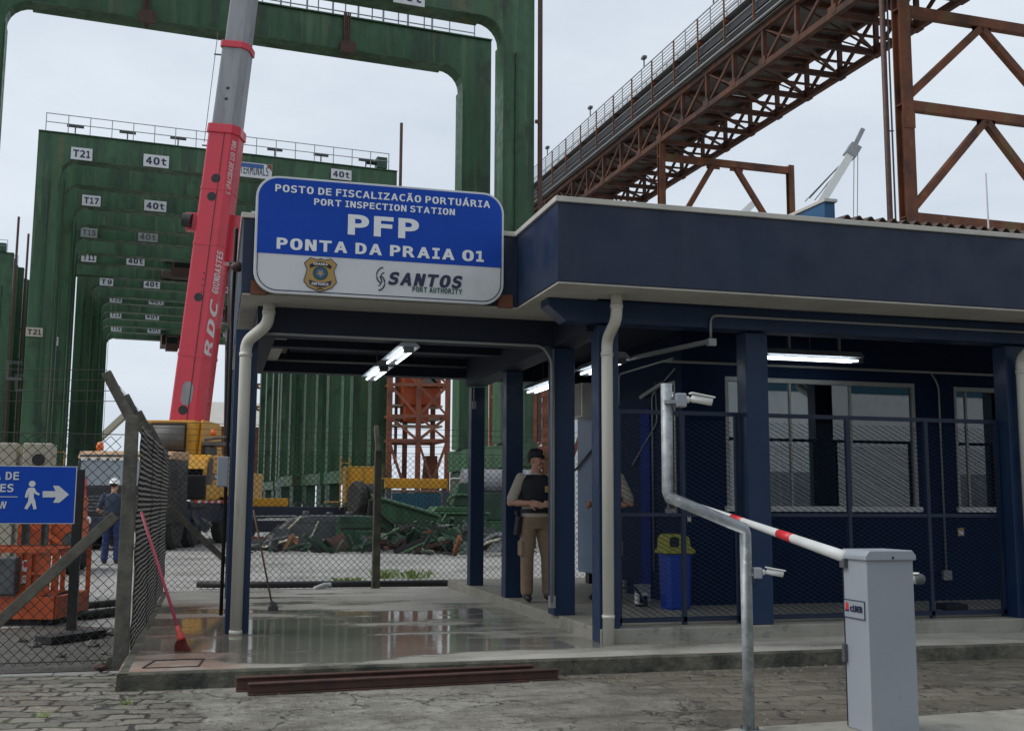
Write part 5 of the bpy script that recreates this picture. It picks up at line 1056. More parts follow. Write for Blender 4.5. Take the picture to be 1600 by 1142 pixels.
# ================================================================ LATTICE STRUCTURES AND YARD CLUTTER BEYOND THE FENCE
def lattice(name, label, mat, D, px0, px1, y_rows, depth, w_, group=None, base=True):
    t = thing(name, label, 'lattice tower', at_ground((px0+px1)/2, D), group=group)
    F2 = Vector((math.sin(R(-3)), math.cos(R(-3)), 0)); mb = MB(); xs = [px0, (px0+px1)/2, px1]
    rows_ = [atd(px0, y, D).z for y in y_rows]; rows_ = sorted(rows_)
    for dd in (0, depth):
        P = [Vector(at_ground(x, D)) + F2*dd for x in xs]
        for p in P: mb.bar(p, p+Vector((0,0,rows_[-1])), w_*1.4)
        for z in rows_: mb.bar(P[0]+UP*z, P[-1]+UP*z, w_)
        for z0, z1 in zip([0]+rows_[:-1], rows_):
            if dd: continue
            for k in range(2):
                a, b = (P[k], P[k+1]) if (k+len(rows_)) % 2 else (P[k+1], P[k]); mb.bar(a+UP*z0, b+UP*z1, w_*.8)
                if k == 1: mb.bar(b+UP*z0, a+UP*z1, w_*.7)
    for z in rows_:
        for x in xs: p = Vector(at_ground(x, D)); mb.bar(p+UP*z, p+F2*depth+UP*z, w_*.8)
    mb.build('lattice_frame', M[mat], t); return t
l1 = lattice('lattice_tower', 'red lattice tower of a ship loader with an orange machine house seen under the canopy', 'rustred', 72, 608, 700, (560,603,652,690), 4, .22)
c = atd(655, 612, 74); MB().obox(c, (2.6,2.5,2.2)).obox(c+Vector((-.3,0,-1.6)), (1.7,1.8,1.2)).build('machine_house', M['orange'], l1, bevel=.1)
MB().obox(c+Vector((.4,-1.27,.5)), (1.3,.05,.8)).build('cab_window', M['darkglass'], l1)
for yy in (637, 656, 668): c = atd(648, yy, 74); MB().obox(c, (3.6,1.6,.12)).build('platform', M['beige'], l1)
MB().prism([(-.7,0),(.7,0),(.35,4.6),(-.35,4.6)], 'y', -.6, .6).xf(Matrix.Translation(Vector(at_ground(674,75)))).build('pedestal', M['rust'], l1)
lattice('lattice_tower', 'red lattice tower seen between the two guard-side columns', 'rustred', 66, 800, 872, (560,612,672,700), 4, .22)
lattice('lattice_tower', 'dark lattice tower far behind the right legs of the gantry cranes', 'rustred', 150, 396, 470, (570,605,640,675,712,745), 5, .26)
lattice('lattice_tower', 'dark lattice tower far off, its top seen between crane legs', 'rustred', 165, 490, 590, (570,605,640,675,712,745), 5, .26)
wb = thing('warehouse', 'low rust-brown shed with a pale roof far behind the white downpipe', 'building', at_ground(385,170)); q = Vector(at_ground(395,170)); hh = atd(395,672,170).z
MB().box(q+Vector((-9,0,0)), q+Vector((2.4,14,hh))).build('wall', M['rust'], wb); MB().prism([(q.y-.5,hh),(q.y+7,hh+4.4),(q.y+14.5,hh)], 'x', q.x-9.5, q.x+2.9).build('roof', M['cream'], wb)
wr = thing('ship_hull', 'pale ship superstructure far off behind the red lattice tower', 'ship', at_ground(845,230)); q = Vector(at_ground(845,230))
MB().box(q+Vector((-14,0,0)), q+Vector((26,10,19))).box(q+Vector((-10,1,19.01)), q+Vector((20,9,23))).build('superstructure', M['whitepaint'], wr)
jb = tag(MB().bar(atd(140,708,160), atd(196,655,160), .8).bar(atd(140,712,160), atd(196,659,160), .5).box(Vector(at_ground(140,160))-Vector((.5,.5,0)), atd(140,706,160)+Vector((.5,.5,0))).build('crane_jib', M['beige']), 'thin pale crane jib far behind the concrete fence post', 'crane')

def junk(name, label, cat, px, py, mat, shapes, group=None, rz=0., bevel=.03):
    """a piece of machinery standing where its foot is seen on the ground"""
    g0 = atz(px, py, 0); t = thing(name, label, cat, (g0.x,g0.y,0), rz, group); m = WM[t.name]; k = 0
    for nm, mt, mb in shapes(): mb.xf(m).build(nm, M[mt or mat], t, bevel=bevel)
    return t
def s1(): 
    yield 'hopper', None, MB().prism([(-1.9,.12),(1.15,.12),(1.2,1.02),(-.55,1.02),(-1.0,.92)], 'y', -.2, 1.4)
    yield 'skid', 'blackmetal', MB().box((-2.2,-.25,0),(1.2,-.05,.118)).box((-2.2,1.2,0),(1.2,1.4,.118))
    yield 'rib', 'beige', MB().bar((-1.6,-.22,.14),(-.75,-.22,1.0),.07).bar((-.55,-.22,.14),(-.25,-.22,.85),.06)
    yield 'lug', 'greydark', MB().tube([(-.6,.2,1.02),(-.6,.2,1.15)],.1,10).tube([(.1,.2,1.02),(.1,.2,1.12)],.1,10).tube([(.7,.2,1.02),(.7,.2,1.14)],.1,10)
junk('hopper', 'grey steel hopper lying on skids in the yard behind the fence post', 'hopper', 512, 862, 'greydark', s1)
def s2(): 
    yield 'block', None, MB().box((-.55,0,.0),(.5,1.2,1.02)).box((-.1,-.06,.1),(.45,-.001,.6))
    yield 'plate', 'blackmetal', MB().box((-.5,-.03,.65),(.4,-.001,.7))
junk('machine_block', 'plain green steel block beside the grey hopper', 'machinery', 562, 864, 'greend', s2)
def s3():
    yield 'chute', None, MB().add([Vector(p) for p in ((-1.0,0,1.55),(1.0,0,.98),(.5,0,.06),(-.75,0,.2),(-1.0,1.3,1.7),(1.0,1.3,1.15),(.5,1.3,.1),(-.75,1.3,.3))], [(0,1,2,3),(7,6,5,4),(0,4,5,1),(1,5,6,2),(2,6,7,3),(3,7,4,0)])
    yield 'rim', 'green', MB().bar((-1.03,-.05,1.57),(1.02,-.05,.99),.09).bar((1.0,-.05,.98),(.5,-.05,.06),.10)
    yield 'strut', 'blackmetal', MB().bar((-1.1,-.1,1.2),(.1,-.1,.35),.08).bar((-1.2,.4,.0),(-1.1,.4,1.5),.14).bar((-1.3,-.2,.9),(.3,-.1,.1),.06)
junk('chute', 'tipped green steel chute leaning in the scrap heap', 'chute', 640, 860, 'green', s3)
def s4():
    yield 'body', None, MB().box((-.6,0,.0),(1.0,1.4,1.05)).box((-.9,-.12,1.051),(1.1,1.5,1.13)).prism([(-.75,1.131),(.85,1.131),(.75,1.3),(-.6,1.3)], 'y', .0, 1.2)
    yield 'motor_cover', 'greend', MB().prism([(-.1,1.301),(.75,1.301),(.7,2.05),(.15,2.05)], 'y', .2, 1.1)
    yield 'ring', 'green', MB().tube([(.2+.45*math.cos(i*.4),.1,1.45+.22*math.sin(i*.4)) for i in range(16)], .06, 6)
    yield 'pipework', 'beige', MB().tube(bend([(-.55,-.3,.05),(-.3,-.35,.7),(.5,-.35,.35)],.1),.035,6).tube(bend([(-.7,-.5,.0),(-.4,-.5,.45),(.1,-.5,.4),(.15,-.5,.0)],.1),.04,6)
    yield 'sheet', 'greydark', MB().bar((-.2,-.4,.42),(1.0,-.35,.45),.5,.03)
junk('winch_unit', 'large green winch unit with bent tubes in front of it', 'machinery', 715, 858, 'green', s4)
def s5():
    yield 'cabinet', None, MB().box((-.55,0,1.45),(.75,.9,2.7))
    yield 'door', 'yellow', MB().box((-.45,-.03,1.55),(.05,-.001,2.6)).box((.15,-.03,1.55),(.65,-.001,2.6))
    yield 'frame', 'blackmetal', MB().box((-.5,.05,0),(-.38,.85,1.449)).box((.55,.05,0),(.67,.85,1.449))
    l = MB().bar((-.75,-.15,1.15),(-.75,-.15,3.0),.05).bar((-.45,-.15,1.15),(-.45,-.15,3.0),.05)
    for k in range(7): l.bar((-.75,-.15,1.3+k*.25),(-.45,-.15,1.3+k*.25),.035)
    yield 'ladder', 'yellowold', l
    yield 'walkway', 'yellowold', MB().box((-1.3,-.35,1.40),(.9,-.02,1.448))
junk('machinery_cabinet', 'yellow machinery cabinet with a ladder beside the dark fence post', 'cabinet', 565, 850, 'yellowold', s5)
def wheel_s():
    yield 'wheel', 'tyre', MB().lathe([(.2,-.16),(.48,-.17),(.56,-.1),(.56,.1),(.48,.17),(.2,.16)], (0,0,.57), 20, 'x')
    yield 'rim', 'beige', MB().lathe([(.04,-.1),(.2,-.13),(.2,.13),(.04,.1)], (0,0,.57), 14, 'x')
for px, rz, z, lb in ((560,20,.98,'old crane wheel lying against the yellow cabinet, above the grey hopper'),(579,35,.9,'old crane wheel half hidden by the dark fence post')):
    t = junk('scrap_wheel', lb, 'wheel', px, 856, 'tyre', wheel_s, 'old crane wheels', R(rz)); t.location.z = z
def s6():
    yield 'beam', None, MB().box((-1.25,0,1.95),(1.15,.35,2.28)).box((-1.35,.05,2.281),(1.2,.3,2.33))
    yield 'leg', 'greydark', MB().box((-1.2,.05,0),(-1.0,.3,1.949)).box((.95,.05,0),(1.12,.3,1.949))
junk('spreader_beam', 'long yellow lifting beam lying over the teal container', 'lifting beam', 655, 846, 'yellow', s6)
def s7():
    b = MB().box((-1.25,0,0),(1.2,2.2,1.82))
    for k in range(16): b.box((-1.2+k*.15,-.025,.1),(-1.13+k*.15,-.001,1.72))
    yield 'box', None, b
    yield 'door_post', 'beige', MB().box((-1.40,-.04,0),(-1.26,.1,1.9))
    yield 'lintel', 'wood', MB().box((-1.4,-.05,1.825),(1.25,.1,1.94))
junk('container', 'teal blue container half hidden by scrap under the yellow beam', 'container', 662, 841, 'teal', s7)
def s8(): yield 'panel', None, MB().box((-.45,0,0),(.45,.6,2.3)); yield 'lid', 'whitepaint', MB().box((-.5,-.05,2.301),(.5,.65,2.36))
junk('switchboard', 'pale grey upright cabinet between the teal container and the column', 'cabinet', 731, 846, 'sheet', s8)
def s9():
    yield 'base_box', 'green', MB().box((-1.0,0,0),(1.2,1.6,.85)); yield 'tank', 'silver', MB().tube([(-1.1,.8,2.1),(1.3,.8,2.1)], .42, 18)
    yield 'housing', 'greend', MB().box((-.9,.2,.86),(1.1,1.5,1.75)); yield 'motor', 'silver', MB().tube([(-.2,-.35,.28),(.6,-.35,.28)], .24, 14).box((-.2,-.5,0),(.6,-.2,.05)); yield 'plank', 'beige', MB().bar((-.8,-.6,.05),(.9,-.7,.12),.16,.05).bar((.1,-.8,.1),(.5,-.9,.5),.08)
junk('generator', 'green diesel generator with a grey tank seen between two navy columns', 'generator', 785, 856, 'green', s9)
def s10():
    yield 'beam', None, MB().box((-2.2,0,.85),(2.2,.5,1.25)).box((-2.6,-.2,.35),(1.0,.3,.75)); yield 'handrail', 'galvrail', MB().tube([(-2.4,-.3,.9),(.0,-.3,.92)],.03,6)
    yield 'foot', 'blackmetal', MB().box((-2.0,0,0),(-1.7,.5,.849)).box((1.6,0,0),(1.9,.5,.849)); yield 'deck', 'yellow', MB().box((-1.9,.1,1.251),(-.3,.5,1.55))
junk('outrigger_beam', 'dark blue steel beams with a yellow deck behind the hopper', 'steel beam', 465, 850, 'navysteel', s10, bevel=.02)
def s11():
    rr = random.Random(4); b = MB(); w2 = MB()
    for k in range(5): b.bar((-1.0+rr.uniform(-.1,.1),k*.16,.12+.09*(k%3)),(.75+rr.uniform(-.1,.1),k*.16+.1,.12+.09*(k%3)),.14,.12)
    for k in range(4): w2.bar((-1.1,-.1-k*.12,.05+k*.02),(1.0+rr.uniform(-.2,.4),-.2-k*.1,.06+.2*rr.random()),.07,.05)
    yield 'girder', 'rustred', b; yield 'plank', 'beige', w2
junk('girder_stack', 'stack of red girders and planks on the yard beside the hopper', 'steel beams', 420, 862, 'rustred', s11, bevel=0)
rnd = random.Random(21)
for k in range(34):
    px = rnd.uniform(585, 800) if k < 26 else rnd.uniform(400, 470); D = rnd.uniform(28.5, 33); p = atd(px, 780, D); p.z = rnd.uniform(.08, .8 if 600 < px < 760 else .45); a = rnd.uniform(0, 3.14); d = Vector((math.cos(a), math.sin(a)*.4, rnd.uniform(-.35,.5)))*rnd.uniform(.3,.9)
    mb = MB(); kind = k % 4; p.z = max(p.z, abs(d.z)+.03)
    if kind == 0: mb.bar(p-d, p+d, .12, .012).bar(p-d+UP*.06, p+d+UP*.06, .012, .12)
    elif kind == 1: mb.tube([p-d, p+Vector((.05,.05,.05)), p+d], .035, 8)
    elif kind == 2: mb.bar(p-d*.6, p+d*.6, .45, .015)
    else: mb.bar(p-d, p+d, .10, .16)
    mt = ('greend','green','rust','greydark','beige','blackmetal')[rnd.randrange(6)]
    tag(mb.build('steel_offcut', M[mt]), 'bent steel offcut lying in the scrap heap behind the back fence', 'scrap', 'steel offcuts in the scrap heap')
for nm, mt, n_, lb in (('scrap_heap','greend',120,'tangled heap of green machine scrap behind the back fence'),('scrap_heap','beamrust',40,'rusty brown scrap tangled among the green machine parts')):
    mb = MB()
    for k in range(n_):
        px = rnd.gauss(690, 55) if rnd.random() < .8 else rnd.uniform(405, 600); px = min(max(px, 400), 812); D = rnd.uniform(30.5, 34.5); hmax = max(.2, .75 - abs(px-690)/150) if px > 595 else .25
        p = atd(px, 780, D); p.z = rnd.uniform(.05, hmax); a = rnd.uniform(0, 3.14); el = rnd.uniform(-.9,.9); l = rnd.uniform(.12,.65); d = Vector((math.cos(a)*math.cos(el), math.sin(a)*.5, math.sin(el)))*l; p.z = max(p.z, abs(d.z)+.02)
        q = rnd.random()
        if q < .35: mb.bar(p-d, p+d, rnd.uniform(.04,.14), rnd.uniform(.03,.12))
        elif q < .6: mb.tube(bend([p-d, p+Vector((rnd.uniform(-.2,.2),0,rnd.uniform(-.1,.25))), p+d], .2, 4), rnd.uniform(.018,.05), 6)
        elif q < .8: mb.bar(p-d*.5, p+d*.5, rnd.uniform(.25,.6), .02, (rnd.uniform(-1,1),rnd.uniform(-1,1),.4))
        else: mb.bar(p-d*.7, p+d*.7, .16, .012).bar(p-d*.7, p+d*.7, .012, .15)
    tag(mb.build(nm, M[mt]), lb, 'scrap', kind='stuff')
rnd = random.Random(9)
scr = MB()
for k in range(46):
    x = rnd.uniform(395, 735); y = rnd.uniform(856, 868); p = atz(x, y, .03); a = rnd.uniform(0, 6.28); l = rnd.uniform(.15, .8); dvv = Vector((math.cos(a), math.sin(a)*.5, rnd.uniform(0,.25)))*l
    scr.bar(p, p+dvv, rnd.uniform(.04,.16), rnd.uniform(.02,.08))
tag(scr.build('scrap_litter', M['blackmetal']), 'dark scrap offcuts strewn along the foot of the heap', 'scrap', kind='stuff')
tag(MB().tube([atz(x, y, .075) for x, y in ((312,918),(420,917.5),(560,914.5),(740,911))], .055, 12).build('drain_pipe', M['blackmetal'], smooth=True), 'long dark pipe lying on the yard along the foot of the back fence', 'pipe')
for x, y, n, hgt, lb in ((548,914,90,.13,'low sprawling weed by the dark pipe left of the dark fence post'),(603,906,90,.20,'bushy weed just right of the dark fence post'),(648,905,120,.20,'widest weed clump on the yard near the navy column')):
    g0 = atz(x, y, 0); w_ = MB()
    for k in range(n):
        a = rnd.uniform(0, 6.28); rr = rnd.uniform(.0, .30 if n > 95 else .17)**1.0; b = Vector((g0.x+math.cos(a)*rr*1.4, g0.y+math.sin(a)*rr*.6, 0)); tip = b + Vector((math.cos(a)*.2*rnd.random()+rnd.uniform(-.1,.1), rnd.uniform(-.1,.1), hgt*rnd.uniform(.4,1)))
        s_ = Vector((rnd.uniform(.004,.010), 0, 0)); md = b.lerp(tip,.6)+Vector((0,0,.03)); w_.add([b-s_*.6, b+s_*.6, md+s_, tip, md-s_], [(0,1,2,3,4)])
    tag(w_.build('weed', M['leaf'], fix=False), lb, 'plant', 'weeds at the back fence')
for x, y, lb in ((74,1128,'tiny weed in the setts at the lower left corner'),(205,1107,'tiny weed in the road below the slab corner')):
    g0 = atz(x, y, 0); w_ = MB()
    for k in range(26):
        a = rnd.uniform(0, 6.28); b = Vector((g0.x+rnd.uniform(-.03,.03), g0.y+rnd.uniform(-.02,.02), 0)); tip = b+Vector((math.cos(a)*.05, math.sin(a)*.04, rnd.uniform(.02,.065))); w_.add([b-Vector((.003,0,0)), b+Vector((.003,0,0)), tip], [(0,1,2)])
    tag(w_.build('weed', M['leaf'], fix=False), lb, 'plant', 'tiny weeds in the road')
tag(MB().tube([atz(496,922,.15), atz(510,918,.17), atz(520,916,.18)], [.03,.045,.03], 8).build('rag', M['paper'], smooth=True), 'crumpled white rag on the slab edge by the back fence', 'rag')
# left yard behind the front fence
def irregular(c, r, seed, sq=.6):
    m_ = MB().ball(c, r, 6, (1.2,1,sq)); q = random.Random(seed); m_.v = [v + Vector((q.uniform(-1,1),q.uniform(-1,1),q.uniform(-1,1)))*r*.22 for v in m_.v]; return m_
def clod(a, b, seed):                                                 # a rough broken block of concrete
    q = random.Random(seed); m_ = MB().box(a, b); e = .02; m_.v = [v + Vector((q.uniform(-e,e),q.uniform(-e,e),q.uniform(-e,e))) for v in m_.v]; return m_
c = atz(181,1050,0); tag(clod((c.x-.05,c.y-.1,0),(c.x+.10,c.y+.12,.11),1).build('concrete_block', M['post'], bevel=.01), 'broken concrete block wedged between fence post and slab', 'block')
c = atz(163,1052,.03); tag(irregular((c.x,c.y,.045),.05,2).build('stone', M['beamrust']), 'brown stone beside the broken block under the fence', 'stone')
for k, (x, y, r) in enumerate(((148,1018,.06),(100,1035,.04),(120,1010,.05),(60,1020,.05),(170,1030,.035),(178,1000,.06),(40,1012,.045))):
    c = atz(x, y, .0); tag(irregular((c.x,c.y,r*.5), r, 20+k).build('stone', M['stone']), 'loose grey stone on the dirt behind the front mesh fence', 'stone', 'loose stones behind the front fence')
tag(MB().bar(atz(72,1008,.05), atz(158,995,.05), .22, .07).build('steel_plate', M['blackmetal']), 'flat dark steel plate on the dirt behind the front fence', 'steel plate')
for a, b, r, lb in (((92,968),(186,962),.055,'thick black hose, the front one of two on the yard'),((88,952),(184,948),.045,'thick black hose, the rear one of two on the yard')):
    tag(MB().tube([atz(a[0],a[1],r), atz((a[0]+b[0])/2,(a[1]+b[1])/2+3,r), atz(b[0],b[1],r)], r, 10).build('hose', M['hose'], smooth=True), lb, 'hose')
tag(MB().bar(atz(116,992,0), atz(116,992,0)+Vector((0,0,1.75)), .10, .12, (0,1,0)).build('steel_post', M['blackmetal'], bevel=.005), 'dark steel post standing behind the blue pedestrian sign', 'post')
# orange work platform
lf = thing('work_platform', 'orange lift basket with a grey control box parked behind the blue pedestrian sign', 'lift', atz(40,985,0))
D = 12.6; lz = lambda y: atd(50, y, D).z; lx = lambda x: atd(x, 900, D)
A = atd(-60,900,D); A.z = 0; B = atd(92,900,D); B.z = 0; dx = (B-A).normalized(); dy = Vector((-dx.y, dx.x, 0)); Wd = .95
def lp(u, v, z): return A + dx*u + dy*v + Vector((0,0,z))
LW = (B-A).length; zb, zm, zt_ = lz(975), lz(940), lz(868)
mb = MB(); mb.bar(lp(0,0,(zb+zm)/2), lp(LW,0,(zb+zm)/2), .05, zm-zb); mb.bar(lp(LW,0,(zb+zm)/2), lp(LW,Wd,(zb+zm)/2), .05, zm-zb); mb.bar(lp(0,Wd,(zb+zm)/2), lp(LW,Wd,(zb+zm)/2), .05, zm-zb)
mb.build('basket_skirt', M['orange'], lf); MB().bar(lp(0,Wd/2,zb+.03), lp(LW,Wd/2,zb+.03), Wd-.06, .03).build('basket_floor', M['blackmetal'], lf)
mb = MB()
for v in (0, Wd):
    mb.bar(lp(0,v,zt_), lp(LW+.02,v,zt_), .05, .05)
    for u in (.0, LW*.62, LW*.72, LW): mb.bar(lp(u,v,zm), lp(u,v,zt_-.03), .05, .05, (0,1,0))
mb.bar(lp(LW,0,zt_), lp(LW,Wd,zt_), .05); mb.bar(lp(0,0,(zm+zt_)/2), lp(LW,0,(zm+zt_)/2), .03)
mb.build('guard_rail', M['orange'], lf)
MB().bar(lp(LW*.62,.03,(zm+zt_)/2+.01), lp(LW*.92,.03,(zm+zt_)/2+.01), .02, zt_-zm-.1).build('side_panel', M['orange'], lf)
MB().obox(lp(LW*.48,-.06,(zm+zt_)/2-.02), (.34,.16,zt_-zm-.1), Matrix.Rotation(math.atan2(dx.y,dx.x),3,'Z')).build('control_box', M['greydark'], lf, bevel=.02)
lb_ = MB().obox(lp(LW*.69,-.005,(zm+zt_)/2+.02), (.11,.006,.26), Matrix.Rotation(math.atan2(dx.y,dx.x),3,'Z')).build('notice', M['paper'], lf)
for k, s_ in enumerate(('3390','7092')): txt(s_, lp(LW*.69-.048,-.010,(zm+zt_)/2-.02-k*.06), dx, (0,0,1), .096, .042, M['ferrule'], lb_, bold=.03)
MB().obox(lp(LW*.69,-.010,(zm+zt_)/2+.10), (.06,.004,.06), Matrix.Rotation(math.atan2(dx.y,dx.x),3,'Z')).build('emblem', M['red'], lb_)
mb = MB()
for u, v in ((.2,.15),(LW-.15,.15),(.2,.8),(LW-.15,.8)): mb.tube([lp(u,v-.06,.17), lp(u,v+.06,.17)], .17, 16)
mb.build('wheel', M['tyre'], lf); MB().bar(lp(.15,Wd/2,zb-.06), lp(LW-.05,Wd/2,zb-.06), Wd*.7, .10).build('chassis', M['blackmetal'], lf)
o2 = thing('work_platform', 'orange boom lift with a lattice arm standing behind the front basket', 'lift', atz(70,900,0)); q = atz(60,905,0)
MB().box(q+Vector((-.6,0,.35)), q+Vector((.75,1.6,1.05))).box(q+Vector((.0,.1,1.051)), q+Vector((.75,1.2,1.5))).build('engine_cover', M['orange'], o2, bevel=.04)
MB().bar(q+Vector((-.45,-.1,.2)), q+Vector((-.1,.1,2.0)), .22).bar(q+Vector((-.2,-.15,1.0)), q+Vector((.6,-.15,.5)), .08).bar(q+Vector((.2,-.12,.3)), q+Vector((.2,-.12,1.3)), .08).build('arm', M['orange'], o2)
mb = MB()
for x_, y_ in ((-.5,0),(.62,0),(-.5,1.5),(.62,1.5)): mb.lathe([(.12,-.14),(.34,-.15),(.40,-.08),(.40,.08),(.34,.15),(.12,.14)], q+Vector((x_,y_,.40)), 18, 'x')
mb.build('wheel', M['tyre'], o2)
MB().obox(q+Vector((-1.05,.3,.95)), (.5,.1,1.3), Matrix.Rotation(R(-14),3,'Y')).build('panel', M['greydark'], o2)
for x0, x1, y0, vent, lb in ((-12,27,700,False,'tall plain beige cabinet cut by the photo edge above the blue pedestrian sign'),(38,82,700,True,'tall beige cabinet with a round black vent above the blue pedestrian sign')):
    a = atd(x0,y0,15.5); b = atd(x1,y0,15.5); t = thing('metal_cabinet', lb, 'cabinet', ((a.x+b.x)/2,a.y,0), 0, 'beige cabinets behind the front fence')
    MB().box((a.x,a.y,1.42 if vent else 0),(b.x,a.y+.5,a.z)).build('case', M['beige'], t, bevel=.02)
    if vent: MB().box((a.x+.04,a.y+.05,0),(a.x+.09,a.y+.45,1.419)).box((b.x-.09,a.y+.05,0),(b.x-.04,a.y+.45,1.419)).build('stand', M['blackmetal'], t)
    if vent: c = atd((x0+x1)/2,726,15.45); MB().lathe([(.085,-.02),(.085,.0)], (c.x,a.y-.005,c.z), 18, 'y').build('vent', M['black'], t)
gq = Vector(at_ground(30,40)); rl_ = MB()
for k in range(6): rl_.bar(gq+Vector((-1.5+k*.6,0,0)), gq+Vector((-1.5+k*.6,0,3.2)), .06)
for z in (2.0,2.6,3.2): rl_.bar(gq+Vector((-1.5,0,z)), gq+Vector((1.5,0,z)), .05)
tag(rl_.build('pipe_rack', M['yellowold']), 'rusty yellow tube rail rack at the foot of the cranes above the beige cabinets', 'rack')
rc = thing('red_cabinet', 'slim red machine with a white lamp just right of the blue pedestrian sign', 'machinery', atz(122,880,0)); q = atz(123,885,0)
MB().box(q+Vector((-.12,0,0)), q+Vector((.10,.4,1.95))).build('case', M['red'], rc, bevel=.03); MB().ball(q+Vector((.16,-.05,.95)), .12, 8).build('lamp', M['whitepaint'], rc, smooth=True)

# long white quay building on the far side of the road, behind the photographer: seen mirrored in the office windows
wbk = thing('quay_building', 'long white quay building with blue glazing across the road, mirrored in the office windows', 'building', (10,-24,0))
MB().box((-16,-36,0),(52,-24,10)).build('wall', M['whitepaint'], wbk)
for z in (6.9,): 
    for k in range(12): MB().box((-13+k*5.4,-24.02,z),(-9.2+k*5.4,-23.98,z+1.5)).build('window', M['teal'], wbk)
for k in range(5): MB().box((-12+k*12,-24.02,0),(-8+k*12,-23.97,3.0)).build('shutter', M['silver'], wbk)
MB().box((-16.4,-36.4,10.001),(52.4,-23.4,10.5)).build('roof', M['concrete'], wbk)
# ================================================================ PEOPLE
def remesh(mb, name, mat, parent, voxel, m, smooth=6, fac=.5):
    t = mb.xf(m).build('tmp', M[mat], None)
    r_ = t.modifiers.new('r', 'REMESH'); r_.mode = 'VOXEL'; r_.voxel_size = voxel
    s_ = t.modifiers.new('s', 'SMOOTH'); s_.factor = fac; s_.iterations = smooth
    bpy.context.view_layer.update(); me = bpy.data.meshes.new_from_object(t.evaluated_get(bpy.context.evaluated_depsgraph_get()))
    vs = [v.co.copy() for v in me.vertices]; fs = [tuple(p.vertices) for p in me.polygons]; bpy.data.objects.remove(t); bpy.data.meshes.remove(me)
    o = MB(); o.v = vs; o.f = fs; return o.build(name, M[mat], parent, smooth=True, fix=False)
def rings(mb, rs, n=20):                                              # elliptical sections stacked into a trunk
    vs = []; k = len(rs)
    for (c, rx, ry) in rs:
        for j in range(n):
            t = 2*math.pi*j/n; ex = abs(math.cos(t))**.85*math.copysign(1, math.cos(t)); ey = abs(math.sin(t))**.85*math.copysign(1, math.sin(t)); vs.append(Vector(c)+Vector((rx*ex, ry*ey, 0)))
    fs = [(i*n+j, i*n+(j+1)%n, (i+1)*n+(j+1)%n, (i+1)*n+j) for i in range(k-1) for j in range(n)] + [tuple(range(n-1,-1,-1)), tuple(range((k-1)*n, k*n))]
    return mb.add(vs, fs)
def limb(mb, pts, rs):
    mb.tube(pts, rs, 14)
    for p, r_ in zip(pts, rs): mb.ball(p, r_, 8)
    return mb
def hand(mb, wr, dirv, palm_n, side, curl=.5):
    d = Vector(dirv).normalized(); n = Vector(palm_n).normalized(); n = (n - d*n.dot(d)).normalized(); s_ = d.cross(n)*side; wr = Vector(wr)
    mb.obox(wr + d*.045, (.088,.075,.03), Matrix((d, s_, n)).transposed()); mb.ball(wr, .027, 8)
    for k, (off, ln) in enumerate(((.032,.070),(.011,.080),(-.011,.074),(-.031,.058))):
        p0 = wr + d*.083 + s_*off; sp = s_*off*.35
        p1 = p0 + (d*math.cos(curl*.5) + n*math.sin(curl*.5) + sp*1.5)*ln*.45; p2 = p1 + (d*math.cos(curl*1.2) + n*math.sin(curl*1.2))*ln*.32; p3 = p2 + (d*math.cos(curl*1.8) + n*math.sin(curl*1.8))*ln*.26
        mb.tube([wr + d*.06 + s_*off*.9, p0, p1, p2, p3], [.0105,.0105,.0095,.0088,.007], 8)
    t0 = wr + d*.02 + s_*.034; mb.tube([t0, t0 + s_*.026 + d*.026 + n*.006, t0 + s_*.034 + d*.055 + n*.016], [.0125,.011,.008], 8)
def head(mb, c, rot):
    h = MB(); h.ball((0,.008,.035), .098, 14, (.80,.98,1.06)); h.ball((0,-.018,-.045), .072, 12, (.82,.95,1.0)); h.ball((0,-.055,-.085), .034, 8, (1.1,.8,.75))
    h.ball((0,-.040,.012), .07, 10, (.95,.75,.8)); h.tube([(0,-.094,.02),(0,-.112,-.012),(0,-.106,-.026)], [.010,.016,.012], 8)
    for q in (-1,1): h.ball((q*.080,.012,-.005), .024, 8, (.45,.7,1.25)); h.ball((q*.034,-.083,.030), .016, 6, (1.3,.6,.5)); h.ball((q*.042,-.066,-.03), .028, 8, (1,.7,.9))
    h.tube([(-.022,-.0935,-.056),(0,-.099,-.054),(.022,-.0935,-.056)], [.005,.008,.005], 6)
    m3 = Matrix.Translation(c) @ rot; mb.add([m3 @ v for v in h.v], h.f)
